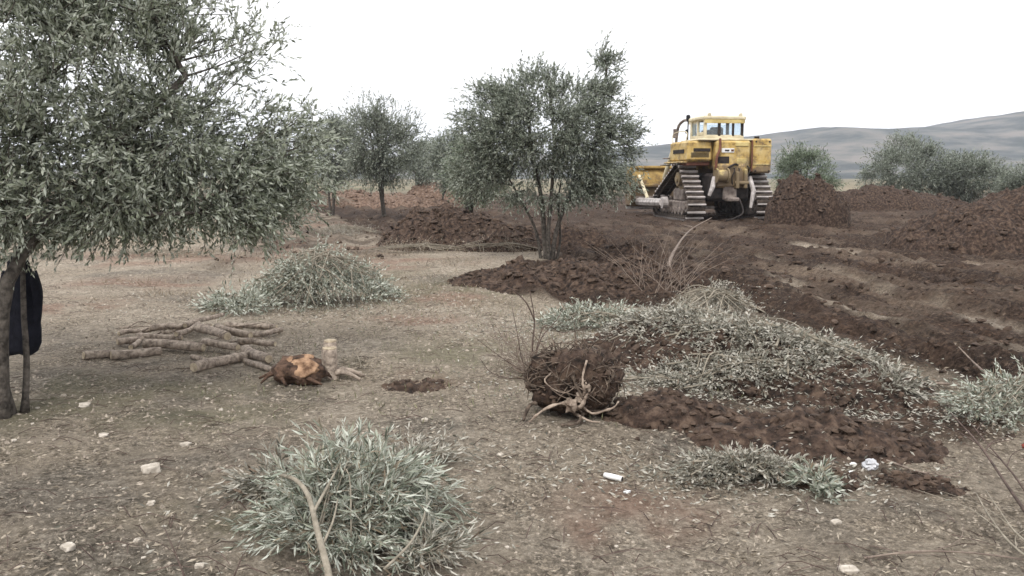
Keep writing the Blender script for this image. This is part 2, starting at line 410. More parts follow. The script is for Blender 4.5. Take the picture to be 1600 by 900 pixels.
muddy('yellow', .9, 2.2); muddy('orangeyellow', .4, 1.5); muddy('yellowdull', .8, 2.2)
M['rust'] = mat('rusty_brown', (.09, .035, .022), .8, (.17, .07, .045), 5, .2, 15)
M['black'] = mat('black_rubber', (.01, .01, .012), .5)
M['white'] = mat('white_plastic', (.78, .78, .76), .5, (.66, .66, .64), 12)
M['plastic'] = mat('crumpled_plastic', (.34, .35, .37), .3, (.58, .58, .60), 15, .5, 40, spec=.5)
M['navy'] = mat('navy_cloth', (.004, .0045, .009), .9, (.011, .012, .020), 14, .5, 50)
M['red'] = mat('red_plastic', (.20, .05, .035), .8)
M['hill'] = mat('hill_scrub', (.012, .022, .022), .95, (.15, .135, .12), .022, .3, .05, detail=14, stops=[(.46, (.035, .045, .045)), (.53, (.085, .088, .08))])
gm = bpy.data.materials.new('cab_glass'); gm.use_nodes = True
gb = gm.node_tree.nodes['Principled BSDF']; gb.inputs['Base Color'].default_value = (.80, .88, .93, 1); gb.inputs['Roughness'].default_value = .08
gb.inputs['Transmission Weight'].default_value = .92; gb.inputs['IOR'].default_value = 1.05
M['glass'] = gm

# ------------------------------------------------------------------ ground sheet
def ground():
    th = np.concatenate([np.arange(-180, -40, 3.5), np.arange(-40, 40, .145), np.arange(40, 180, 3.5)]) * math.pi / 180
    r = [.02, .3, .6, .9, 1.2, 1.5]
    while r[-1] < 60: r.append(r[-1] * (1.0088 if 2.6 < r[-1] < 26 else 1.012))
    while r[-1] < 2600: r.append(r[-1] * 1.035)
    r = np.array(r); A, B = np.meshgrid(th, r)
    x = (np.sin(A) * B).ravel(); y = (np.cos(A) * B).ravel()
    m = masks(x, y); z = hgt(x, y, m)
    nr, na = len(r), len(th); i = np.arange(nr - 1)[:, None] * na; j = np.arange(na)[None]; k = (j + 1) % na
    Q = np.stack([i + j, i + na + j, i + na + k, i + k], -1).reshape(-1, 4)[:, ::-1]
    mb = MB(); mb.add(np.stack([x, y, z], 1), Q=Q)
    o = mb.build('ground', M['soil'], smooth=True, kind='structure')
    me = o.data
    wind, _ = seg_dist(x, y, WIND)
    till = np.clip(m[0] * (1 - .85 * m[2]) + m[1] * .95 + .9 * np.exp(-(wind / .4) ** 2), 0, 1)
    moss = 0
    for px, py, rad in ((60, 640, .9), (330, 640, .7), (700, 455, 1.2), (560, 430, 1.0), (420, 820, .5), (250, 620, .5), (720, 560, .7)):
        p = at(px, py); moss = np.maximum(moss, np.exp(-((x - p.x) ** 2 + (y - p.y) ** 2) / rad ** 2))
    moss = moss * sstep(-.2, .3, fbm(x, y, 3, 3, 31) + .1) * .6
    u = x * .975 + y * .2 + .25 * fbm(x, y, .5, 3, 35); v_ = y * .975 - x * .2
    streak = sstep(.56, .78, vn(u * 2.6 + 3, v_ * .28) * .75 + .25 * vn(x * 3, y * 3)) * .36 * sstep(-.2, .3, fbm(x, y, .5, 2, 36)) * sstep(40, 22, y)
    streak = np.clip(streak * (x > -1) + .25 * sstep(.1, .5, fbm(x, y, .7, 4, 37)), 0, 1)
    def blobs(L, f, k):
        o_ = 0
        for px, py, rad in L:
            p = at(px, py); wx = x + rad * .45 * fbm(x, y, 1.3 / rad, 3, k); wy = y + rad * .45 * fbm(x, y, 1.3 / rad, 3, k + 1); o_ = np.maximum(o_, sstep(1.15, .45, np.hypot(wx - p.x, wy - p.y) / rad))
        return o_ * sstep(-.35, .25, fbm(x, y, f, 4, k + 2) + .05)
    dark_dirt = blobs([(120, 740, 1.1), (230, 880, .9), (330, 650, .9), (20, 620, 1.0), (560, 880, .8), (270, 590, .7), (640, 690, .5), (420, 620, .5), (1100, 700, .6), (1450, 820, .6), (180, 540, .8), (240, 430, 1.5), (420, 385, 2.2), (120, 400, 2.0), (330, 465, 1.1), (680, 440, 1.0), (520, 360, 2.5)], 1.5, 43) * .9  # patches of darker, greyer ground, mostly towards the left
    redd = blobs([(90, 485, .9), (200, 440, 1.3), (250, 400, 2.0), (650, 600, .35), (660, 500, .6), (540, 385, 2.2), (620, 410, 1.6), (520, 350, 3.0), (430, 400, 1.6), (1000, 790, .5), (700, 470, .7)], 1.6, 47) * .75
    for nm, a in (('dark_dirt', dark_dirt), ('reddish', redd), ('streak', streak), ('till', till), ('moss', moss), ('far', sstep(60, 120, y) * np.ones_like(x))):
        at_ = me.attributes.new(nm, 'FLOAT', 'POINT'); at_.data.foreach_set('value', a.astype(np.float32))
    return o
ground()

# ------------------------------------------------------------------ hills
def hills():
    px = [-1500, 0, 400, 700, 1000, 1060, 1180, 1250, 1300, 1350, 1450, 1520, 1600, 1750, 2000, 2600]
    py = [262, 258, 252, 246, 228, 222, 211, 200, 205, 203, 195, 184, 172, 160, 175, 200]
    X = np.linspace(-1900, 1900, 240); Y = np.linspace(420, 1500, 80); A, B = np.meshgrid(X, Y)
    ridge = CAMH + (275 - np.interp(A / 900 * F + 800, px, py)) / F * 900
    prof = sstep(430, 900, B) ** 1.2 * sstep(1500, 960, B)
    z = ridge * prof * 1.0 + (9 * fbm(A, B, .006, 5, 40)) * prof * (1 - .75 * np.exp(-((B - 900) / 70) ** 2)) + 1.5 * fbm(A, B, .03, 3, 41) * prof - 2
    nr, na = z.shape; i = np.arange(nr - 1)[:, None] * na; j = np.arange(na - 1)
    Q = np.stack([i + j, i + j + 1, i + na + j + 1, i + na + j], -1).reshape(-1, 4)
    mb = MB(); mb.add(np.stack([A.ravel(), B.ravel(), z.ravel()], 1), Q=Q)
    mb.build('hills', M['hill'], smooth=True, kind='structure')
hills()

# ------------------------------------------------------------------ soil mounds
ICO = None
def ico():
    p = (1 + 5 ** .5) / 2
    V = unit(np.array([[-1, p, 0], [1, p, 0], [-1, -p, 0], [1, -p, 0], [0, -1, p], [0, 1, p], [0, -1, -p], [0, 1, -p], [p, 0, -1], [p, 0, 1], [-p, 0, -1], [-p, 0, 1]], float))
    T = np.array([[0, 11, 5], [0, 5, 1], [0, 1, 7], [0, 7, 10], [0, 10, 11], [1, 5, 9], [5, 11, 4], [11, 10, 2], [10, 7, 6], [7, 1, 8], [3, 9, 4], [3, 4, 2], [3, 2, 6], [3, 6, 8], [3, 8, 9], [4, 9, 5], [2, 4, 11], [6, 2, 10], [8, 6, 7], [9, 8, 1]])
    return V, T
IV, IT = ico()
def subdiv(V, T):
    V = list(map(tuple, V)); c = {}; out = []
    def mid(a, b):
        k = (min(a, b), max(a, b))
        if k not in c:
            v = np.array(V[a]) + np.array(V[b]); v /= np.linalg.norm(v); V.append(tuple(v)); c[k] = len(V) - 1
        return c[k]
    for a, b, d in T:
        x, y, z = mid(a, b), mid(b, d), mid(d, a); out += [[a, x, z], [x, b, y], [z, y, d], [x, y, z]]
    return np.array(V), np.array(out)
SV, ST = subdiv(IV, IT); SV3, ST3 = subdiv(SV, ST)
def scatter(mb, P, S, squash=.7, jag=.35, base=(IV, IT)):
    n = len(P); V0, T0 = base; k = len(V0)
    sc = S[:, None, None] * (1 + jag * (RNG.random((n, k, 1)) - .5) * 2)
    V = V0[None] * sc
    ax = (1 + 1.1 * (RNG.random((n, 1, 3)) - .5)); V = V * ax; V[..., 2] *= squash
    a = RNG.random(n) * 6.28; c, s = np.cos(a)[:, None], np.sin(a)[:, None]
    V = np.stack([V[..., 0] * c - V[..., 1] * s, V[..., 0] * s + V[..., 1] * c, V[..., 2]], -1)
    V += P[:, None, :]
    mb.add(V.reshape(-1, 3), T=(np.arange(n)[:, None, None] * k + T0[None]).reshape(-1, 3))
OCT = (np.array([[1, 0, -.5], [-1, 0, -.5], [0, 1, -.5], [0, -1, -.5], [0, 0, 1], [0, 0, -.6]], float),
       np.array([[0, 2, 4], [2, 1, 4], [1, 3, 4], [3, 0, 4]]))
MOUNDS_TOPS = []
def mound(name, label, c, rx, ry, h, rz=0, res=.04, seed=1, m='mound', clods=300, cs=(.02, .08), pw=1.0, cat='soil mound', rough=1.0, group=None):
    nx, ny = int(2.3 * rx / res), int(2.3 * ry / res)
    U, W = np.meshgrid(np.linspace(-1.15, 1.15, nx), np.linspace(-1.15, 1.15, ny))
    ca, sa = math.cos(rz), math.sin(rz)
    def surf(U, W):
        x = U * rx; y = W * ry; X = c[0] + x * ca - y * sa; Y = c[1] + x * sa + y * ca
        q = np.sqrt(U ** 2 + W ** 2) + .16 * fbm(X, Y, 1.3 / max(.4, min(rx, ry)), 4, seed)
        pr = np.clip(1 - q ** 2, -.3, 1)
        pr = np.where(pr > 0, np.abs(pr) ** pw, pr)
        z = hgt(X, Y) + h * pr * (1 + .28 * fbm(X, Y, 1.5 / max(rx * .6, .4), 3, seed + 1))
        z = z + rough * sstep(-.05, .2, pr) * (.13 * min(1, h * 1.6) * (billow(X, Y, 2.6, 4, seed + 2) - .5) + .05 * fbm(X, Y, 7, 3, seed + 3, .7) + .015 * (billow(X, Y, 11, 2, seed + 4) - .5) + .022 * fbm(X, Y, 17, 2, seed + 5, .7)) - .02
        return X, Y, z, pr
    X, Y, z, pr = surf(U, W)
    mb = MB(); nr, na = z.shape; i = np.arange(nr - 1)[:, None] * na; j = np.arange(na - 1)
    Q = np.stack([i + j, i + j + 1, i + na + j + 1, i + na + j], -1).reshape(-1, 4)
    keep = (pr.ravel()[Q] > -.12).any(1)
    mb.add(np.stack([X.ravel() - c[0], Y.ravel() - c[1], z.ravel()], 1), Q=Q[keep])
    o = empty(name, (c[0], c[1], 0), label, cat, group)
    mb.build('soil', M[m], o, smooth=True)
    if clods:
        a = RNG.random(clods) * 6.28; q = np.sqrt(RNG.random(clods)) * 1.12
        X, Y, z, pr = surf(q * np.cos(a), q * np.sin(a))
        S = cs[0] + (cs[1] - cs[0]) * RNG.random(clods) ** 3
        mc = MB(); big = S > cs[0] + .35 * (cs[1] - cs[0]); Pc = np.stack([X - c[0], Y - c[1], z + S * .15], 1)
        scatter(mc, Pc[~big], S[~big], base=OCT)
        if big.any(): scatter(mc, Pc[big], S[big])
        mc.build('clods', M['clod' if m == 'mound' else 'mound_pale'], o, kind='stuff')
    def top(x, y):
        dx, dy = x - c[0], y - c[1]; u = (dx * ca + dy * sa) / rx; v = (-dx * sa + dy * ca) / ry
        X, Y, z, pr = surf(np.asarray(u, float), np.asarray(v, float))
        return np.where(pr > 0, z, hgt(X, Y))
    MOUNDS_TOPS.append(top)
    return o, top

p = at(1262, 356); mound('soil_mound', 'tall rounded mound of dark turned soil just right of the bulldozer', (p.x + .22, p.y + 1.0), 1.36, 1.3, 1.52, .1, .045, 50, clods=800, cs=(.02, .09), pw=.36, rough=1.7)
p = at(1590, 385); mound('soil_bank', 'long brown bank of pushed soil at the right edge below the far trees', (p.x + 2.4, p.y + 1.6), 6.0, 2.4, 1.22, .38, .05, 60, clods=1100, cs=(.02, .09), pw=.6, rough=1.5, cat='soil bank')
p = at(1395, 330); mound('soil_bank', 'low far bank of brown soil between the tall mound and the right bank', (p.x, p.y + 1), 4.8, 1.6, .95, 0, .09, 62, clods=500, cs=(.03, .10), cat='soil bank')
p = at(690, 388); mound('soil_mound', 'broad brown soil mound with roots behind the left branch heap', (p.x, p.y + .8), 1.6, 1.5, .85, 0, .05, 70, rough=1.5, clods=900, cs=(.02, .09))
p = at(780, 392); mound('soil_mound', 'lower reddish soil heap left of the forked tree trunk', (p.x, p.y + .6), 1.2, 1.1, .50, 0, .05, 73, clods=600, cs=(.02, .09))
p = at(430, 318); mound('soil_bank', 'low far bank of brown soil seen under the right side of the big tree', (p.x, p.y + 2), 5.0, 2, .8, 0, .09, 79, clods=500, cs=(.04, .12), cat='soil bank')
p = at(560, 324); mound('soil_bank', 'far reddish soil bank beneath the small middle tree', (p.x, p.y + 2), 5.5, 2, .7, 0, .09, 75, m='mound_pale', clods=500, cs=(.04, .14), cat='soil bank')
p = at(690, 318); mound('soil_mound', 'far pinkish soil mound between the two middle trees', (p.x, p.y + 2), 2.8, 2, 1.35, 0, .08, 77, m='mound_pale', clods=400, cs=(.04, .14))
p = at(905, 448); mound('soil_ridge', 'wide low ridge of dark soil in front of the forked tree', (p.x, p.y + .2), 1.9, .95, .30, -.06, .035, 80, clods=1100, cs=(.015, .07), cat='soil ridge')
p = at(972, 405); mound('soil_mound', 'small heap of loose soil right of the hollow by the forked trunk', (p.x, p.y + .3), .75, .6, .34, 0, .035, 83, clods=350, cs=(.015, .07))
p = at(880, 392); mound('soil_mound', 'dark soil lump rising behind the hollow at the forked trunk', (p.x + .35, p.y + 1.2), .9, .6, .45, 0, .04, 84, clods=200, cs=(.015, .07))
p = at(1175, 590); PILE_O, PILE_TOP = mound('soil_mound', 'long low mound of dark soil under the grey cut branches at centre right', (p.x, p.y + .25), 1.65, .85, .36, -.72, .03, 90, clods=1000, cs=(.012, .05))
p = at(1060, 665); mound('soil_mound', 'small dark soil heap right of the uprooted root ball', (p.x, p.y + .1), .5, .3, .16, -.1, .025, 93, clods=350, cs=(.01, .04))
p = at(1440, 745); mound('soil_heap', 'small crumbly heap of dark soil near the dark diagonal branches', (p.x, p.y), .28, .14, .06, -.3, .02, 97, clods=200, cs=(.008, .025), cat='soil heap')
p = at(1290, 742); mound('soil_heap', 'patch of dark crumbly soil between the leaf strip and the crumpled cup', (p.x, p.y), .22, .16, .07, .2, .02, 98, clods=200, cs=(.008, .025), cat='soil heap')
p = at(1270, 690); mound('soil_mound', 'loose brown soil heap below the grey branch pile', (p.x, p.y + .1), .85, .42, .17, -.2, .025, 95, clods=450, cs=(.01, .045))

# ------------------------------------------------------------------ loose material on the ground
def fan(n, r0, r1, a=33, power=1.0):
    r = r0 * (r1 / r0) ** (RNG.random(n) ** power); t = (RNG.random(n) * 2 - 1) * math.radians(a)
    return np.sin(t) * r, np.cos(t) * r, r
x, y, r = fan(24000, 3.0, 48); m = masks(x, y); k = m[0] * (1 - .6 * m[2]) + .7 * m[1] > RNG.random(len(x)) ; x, y, r = x[k], y[k], r[k]
S = (.005 + .028 * RNG.random(len(x)) ** 6) * np.clip(r / 6, .7, 2.2)
z = hgt(x, y); mb = MB(); scatter(mb, np.stack([x, y, z + S * .2], 1), S); mb.build('soil_clods', M['clod'], label='loose clods strewn over the turned dark soil', category='soil clods', kind='stuff')
x, y, r = fan(40000, 2.7, 24, 34); m = masks(x, y); k = (m[0] < .4); x, y, r = x[k], y[k], r[k]
S = (.003 + .013 * RNG.random(len(x)) ** 5) * np.clip(r / 5, .8, 2.2)
z = hgt(x, y); mb = MB(); scatter(mb, np.stack([x, y, z + S * .15], 1), S, base=OCT); mb.build('gravel', M['gravel'], label='fine gravel scattered over the pale bare dirt', category='gravel', kind='stuff')
x, y, r = fan(17000, 2.7, 20, 34); m = masks(x, y); dens = sstep(-.3, .4, fbm(x, y, 1.1, 3, 52)); k = (m[0] < .5) & (dens > RNG.random(len(x)) * .9); x, y = x[k], y[k]
z = hgt(x, y); a = RNG.random(len(x)) * 6.28; ll = .018 + .03 * RNG.random(len(x))
mb = MB(); add_leaves(mb, np.stack([x, y, z + .004], 1), np.stack([np.cos(a), np.sin(a), .1 + .25 * RNG.random(len(x))], 1), ll, ll * .12)
mb.build('leaf_litter', M['leafdry'], label='fallen dry leaves littering the pale dirt', category='leaf litter', kind='stuff')
P_ = []
for px, py, sx, sy, nn in ((1150, 600, .9, .5, 5000), (930, 520, .7, .6, 2600), (1165, 745, .5, .2, 1600), (1360, 640, .5, .3, 900), (560, 790, .5, .4, 700), (495, 480, 1.0, .7, 2200), (1100, 480, .5, .5, 900), (1560, 650, .4, .3, 600), (700, 700, .4, .3, 300)):
    q = gp(px, py); P_.append(np.stack([q.x + RNG.normal(size=nn) * sx, q.y + RNG.normal(size=nn) * sy], 1))
P_ = np.concatenate(P_); z = hgt(P_[:, 0], P_[:, 1])
for S_ in MOUNDS_TOPS: z = np.maximum(z, S_(P_[:, 0], P_[:, 1]))
a = RNG.random(len(P_)) * 6.28; ll = .022 + .026 * RNG.random(len(P_)); mb = MB()
add_leaves(mb, np.stack([P_[:, 0], P_[:, 1], z + .006], 1), np.stack([np.cos(a), np.sin(a), .5 * RNG.random(len(P_))], 1), ll, ll * .14)
mb.build('strewn_leaves', M['leafpile'], label='loose silvery leaves strewn round the cut branch heaps', category='leaves', kind='stuff')
# short dead twigs lying about
x, y, r = fan(1500, 2.8, 22, 34); mb = MB(); z = hgt(x, y)
for i in range(len(x)):
    a = random.random() * 6.28; L = random.uniform(.05, .22); dx, dy = math.cos(a) * L, math.sin(a) * L
    tube(mb, [(x[i], y[i], z[i] + .006), (x[i] + dx * .5, y[i] + dy * .5, z[i] + .012 + random.random() * .02), (x[i] + dx, y[i] + dy * .9, z[i] + .01)], [.003, .0025, .0015], 3, cap=False)
mb.build('fallen_twigs', M['twigdark'], label='thin broken twigs littering the ground', category='twigs', kind='stuff')
# thin weeds in the dry dirt at the middle
x, y, r = fan(26000, 7.5, 34, 26); m = masks(x, y); k = (m[0] < .6) & (fbm(x, y, .8, 4, 71) > .35 * RNG.random(len(x)) - .02) & (x < 1.5); x, y, r = x[k], y[k], r[k]; z = hgt(x, y); n = len(x)
mb = MB(); ll = (.03 + .09 * RNG.random(n)) * np.clip(r / 14, .6, 1.5); add_leaves(mb, np.stack([x, y, z], 1), np.stack([RNG.normal(size=n) * .7, RNG.normal(size=n) * .7, np.full(n, .8)], 1), ll, ll * .05)
mb.build('dry_grass', leafmat('dry_stalk', (.07, .05, .035), (.30, .25, .18), (.25, .2, .14), .1), label='thin dry stalks standing on the far left dirt', category='dry grass', kind='stuff')
x, y, r = fan(6000, 5.5, 20, 20); d = np.exp(-((x + .6) / 2.6) ** 2 - ((y - 11) / 5) ** 2); m = masks(x, y); k = (d > RNG.random(len(x))) & (m[0] < .4); x, y = x[k], y[k]; z = hgt(x, y); n = len(x)
mb = MB(); ll = .02 + .05 * RNG.random(n); add_leaves(mb, np.stack([x, y, z], 1), np.stack([RNG.normal(size=n) * .5, RNG.normal(size=n) * .5, np.full(n, 1.)], 1), ll, ll * .06)
mb.build('sparse_weeds', leafmat('weed', (.09, .10, .045), (.24, .23, .13), (.2, .2, .12)), label='sparse dry weeds on the pale dirt beyond the root ball', category='weeds', kind='stuff')

# ------------------------------------------------------------------ olive trees
def sample_lumps(lumps, n, lo=.4, hi=1.0):
    w = np.array([l[1][0] * l[1][1] * l[1][2] * (l[2] if len(l) > 2 else 1) for l in lumps]); idx = RNG.choice(len(lumps), n, p=w / w.sum())
    d = unit(RNG.normal(size=(n, 3))); q = (lo ** 3 + (hi ** 3 - lo ** 3) * RNG.random(n)) ** (1 / 3)
    C = np.array([l[0] for l in lumps], float)[idx]; R = np.array([l[1] for l in lumps], float)[idx]
    return C + d * q[:, None] * R, C
def olive(label, base, stems, lumps, n1, n2, nt_, per, lsz, tl=.35, group=None, leaf='leaf', bark='bark', r0=.07, name='olive_tree', sag=.12, upb=.35, wr=.11, tr=.0025, cover=1.0, spr=.6):
    root = empty(name, base, label, 'tree', group)
    mt = MB(); pool = []; rad = []
    for st, rr in stems:
        P = curve(st, 14); n = len(P); R = np.linspace(rr, rr * .45, n); R[0] *= 1.35
        tube(mt, P, R, 9, jit=.18); pool += list(P[n // 3:]); rad += list(R[n // 3:])
    cen = np.mean([l[0] for l in lumps], axis=0)
    ends = []
    def grow(T, lvl, mbx, rmax, k):
        nonlocal pool, rad
        PA = np.array(pool); RA = np.array(rad); newp = []; newr = []
        for t in T:
            d = PA - t; dist = np.linalg.norm(d, axis=1) + np.maximum(0, PA[:, 2] - t[2]) * 1.5
            j = int(np.argmin(dist)); a = PA[j]; L = np.linalg.norm(t - a)
            if L < .05: continue
            m1 = a + (t - a) * .5 + np.array([random.gauss(0, .09), random.gauss(0, .09), random.uniform(-.04, .12)]) * L
            C = curve([a, m1, t], k); ra = min(RA[j] * .75, rmax)
            R = np.linspace(ra, max(.003, ra * .3), len(C)); tube(mbx, C, R, 5 if lvl else 6, cap=False)
            newp += list(C[1:]); newr += list(R[1:])
        pool += newp; rad += newr; return newp
    T1, _ = sample_lumps(lumps, n1, .0, .65); T1 = T1[np.argsort(np.linalg.norm(T1 - np.array(stems[0][0][0]), axis=1))]
    p1 = grow(T1, 0, mt, r0 * .55, 8)
    mbr = MB(); T2, _ = sample_lumps(lumps, n2, .35, .92); T2 = T2[np.argsort(np.linalg.norm(T2 - np.array(stems[0][0][0]), axis=1))]
    h = len(T2) // 3
    p2 = grow(T2[:h], 1, mbr, r0 * .25, 6); p3 = grow(T2[h:], 1, mbr, r0 * .18, 6)
    mt.build('trunk', M[bark], root, smooth=True)
    mbr.build('branches', M[bark], root, smooth=True, kind='stuff')
    src = np.array(p2 + p3 + p1[::2]); i = RNG.integers(0, len(src), nt_)
    S = src[i] + RNG.normal(size=(nt_, 3)) * .05 * cover * max(1, lsz / .06)
    extra = int(nt_ * .25); Se, _ = sample_lumps(lumps, extra, .6, 1.0)
    src2 = src[[int(np.argmin(((src - s) ** 2).sum(1))) for s in Se[::max(1, extra // 400)]]]; Se = Se[:]
    S[:extra] = Se * .75 + .25 * S[:extra] if False else Se
    out = unit(S - cen); D = out * .8 + np.array([0, 0, upb]) + RNG.normal(size=(nt_, 3)) * spr
    low = S[:, 2] < cen[2] - .15; D[low, 2] -= .25 + .3 * RNG.random(low.sum())
    L = tl * (.5 + .8 * RNG.random(nt_))
    ms, ml = MB(), MB(); twigs(ms, ml, S, D, L, per, lsz, sag, r=tr, wratio=wr)
    ms.build('twigs', M[bark], root, kind='stuff')
    ml.build('foliage', M[leaf], root)
    return root

def rel(base, *pp):
    out = []
    for (px, py, Y, rx, ry, rz, *w) in pp:
        q = atY(px, py, Y) - base; out.append(((q.x, q.y, q.z), (rx, ry, rz), *(w or [1])))
    return out
# big near tree on the left
B = gp(2, 650); b = Vector(B)
lumps = rel(b, (40, 110, 6.4, 1.15, 1.2, .95), (-250, 120, 6.6, 1.2, 1.3, 1.1, .35), (60, 270, 6.0, .75, .8, .52), (190, 275, 6.5, .8, .8, .45), (330, 255, 7.0, .68, .7, .56), (60, 20, 6.5, .8, .8, .6, .9),
            (425, 260, 7.2, .50, .5, .46, 1.3), (470, 250, 7.3, .26, .4, .36, 1.3), (450, 185, 7.3, .27, .3, .24, 1), (340, 50, 7.1, .48, .5, .36, .7), (200, 0, 6.8, .6, .6, .5, .8), (395, 90, 7.3, .27, .4, .34, .8), (250, 190, 6.7, .5, .5, .36, 1.2), (160, 140, 6.4, .4, .5, .4, 1.2),
            (335, 335, 6.8, .62, .45, .20, 1.8), (420, 320, 7.1, .42, .4, .24, 1.5), (170, 334, 6.3, .65, .5, .20, 1.7), (40, 325, 5.8, .4, .5, .25, 1.2), (360, -20, 7.1, .4, .5, .3, .6))
stems = [([(0, 0, -.15), (.03, 0, .45), (.10, .02, .9), (.24, .25, 1.25), (.55, .6, 1.75), (1.0, .9, 2.3)], .058),
         ([(.02, .05, -.1), (-.10, .1, .6), (-.25, .15, 1.1), (-.5, .2, 1.8), (-.7, .2, 2.6)], .055),
         ([(.10, .1, .0), (.11, .15, .35), (.09, .2, .8), (.05, .4, 1.5), (.2, .6, 2.6)], .024)]
olive('large grey-green olive tree filling the left edge, nearest of the trees', B, stems, lumps, 32, 520, 10500, 15, .048, .22, r0=.05, sag=.05, wr=.15, spr=.85)

# middle forked tree
B = gp(856, 405); b = Vector(B); Y = B.y
lumps = rel(b, (850, 200, Y, 1.35, 1.2, .95), (775, 190, Y, .85, .8, .75), (930, 190, Y + .2, .75, .9, .9, .9), (945, 110, Y + .2, .33, .4, .62, 1.0), (745, 260, Y, .7, .7, .5), (940, 275, Y, .80, .8, .42), (850, 300, Y, 1.0, .9, .26), (740, 285, Y, .5, .6, .30), (945, 283, Y, .45, .5, .3),
            (835, 125, Y, .5, .5, .35), (770, 140, Y, .35, .4, .35, .8), (985, 220, Y, .28, .4, .42), (730, 210, Y, .3, .4, .5))
stems = [([(-.02, 0, -.1), (-.08, 0, .5), (-.12, 0, 1.1), (-.3, 0, 2.0), (-.4, 0, 2.8)], .055), ([(.08, 0, -.1), (.14, -.05, .45), (.32, 0, 1.0), (.7, .1, 1.7), (1.0, .2, 2.6), (1.1, .2, 3.6)], .045),
         ([(-.12, .05, -.1), (-.22, .1, .5), (-.45, .1, 1.0), (-.9, .1, 1.8)], .035), ([(.02, -.05, -.1), (.0, -.1, .5), (.05, -.1, 1.1), (.1, -.1, 2.2), (.0, 0, 3.4)], .045), ([(.16, .1, -.1), (.24, .1, .4), (.2, .1, 1.1), (.35, .3, 2.0)], .03)]
olive('forked olive tree with several thin trunks in the middle of the picture', B, stems, lumps, 36, 420, 8300, 12, .060, .26, leaf='leaf2', r0=.045, wr=.17, tr=.003, spr=.7)

def simple_tree(label, px, pyb, Y, x0, x1, ytop, ybot, seed, leaf='leaf2', n=2300, group=None, nst=3, lsz=.085, taper=.0, per=8, tlen=.4):
    random.seed(seed)
    x = (px - 800) / F * Y * 1.0; base = Vector((x, Y, H(x, Y))); 
    zt = atY(px, ytop, Y).z - base.z; zb = atY(px, ybot, Y).z - base.z
    hw = (x1 - x0) / 2 / F * Y; cx = ((x0 + x1) / 2 - px) / F * Y; cz = (zt + zb) / 2; hz = (zt - zb) / 2
    lumps = [((cx, 0, cz - .05 * hz), (hw * .78, hw * .75, hz * .80))]
    for i in range(6):
        a = random.uniform(0, 6.28); lumps.append(((cx + math.cos(a) * hw * .5, math.sin(a) * hw * .4, cz + random.uniform(-.45, .55) * hz), (hw * random.uniform(.3, .48), hw * .4, hz * random.uniform(.28, .45))))
    stems = []
    for i in range(nst):
        a = random.uniform(0, 6.28); q = random.uniform(.15, .5) * hw
        stems.append(([(random.uniform(-.1, .1), random.uniform(-.1, .1), -.15), (math.cos(a) * .12, math.sin(a) * .12, zb * .6 + .2), (cx * .5 + math.cos(a) * q * .5, math.sin(a) * q * .5, cz - hz * .4), (cx + math.cos(a) * q, math.sin(a) * q, cz + hz * .3)], .06))
    return olive(label, base, stems, lumps, 18, 150, int(n * 1.4), per, lsz * 1.08, tlen, leaf=leaf, r0=.06, wr=.17, tr=.005, group=group, upb=.45)
simple_tree('small round olive tree with a forked trunk left of the middle tree', 600, 335, 33, 518, 690, 130, 306, 3, n=3000)
simple_tree('dark olive tree half hidden behind the big left tree', 520, 330, 36, 470, 580, 160, 300, 4, n=1700)
simple_tree('dim olive tree farthest left, peeping out between the big tree and the dark one', 448, 330, 42, 400, 505, 190, 305, 12, n=1300)
simple_tree('small far olive tree right of the round small tree', 655, 318, 55, 622, 700, 205, 300, 13, n=1100, lsz=.12)
simple_tree('greener low olive tree just behind the left side of the middle tree', 735, 340, 27, 694, 800, 215, 322, 5, leaf='leafgreen', n=1700, lsz=.075)
simple_tree('pale distant olive tree seen between the two middle trees', 690, 320, 48, 650, 760, 190, 305, 6, n=1500, lsz=.12)
simple_tree('olive tree standing right behind the tall soil mound', 1256, 320, 46, 1196, 1312, 218, 320, 7, n=1700, leaf='leafgreen', lsz=.10)
simple_tree('broad dark olive tree, tallest of the far row on the right', 1398, 312, 52, 1322, 1500, 198, 328, 8, n=3800, lsz=.11)
simple_tree('dark olive tree in the far row, second from the right edge', 1508, 312, 52, 1435, 1590, 224, 326, 9, n=3200, lsz=.11)
simple_tree('light green olive tree cut by the right edge of the picture', 1600, 322, 47, 1545, 1670, 246, 326, 10, n=2100, lsz=.10)

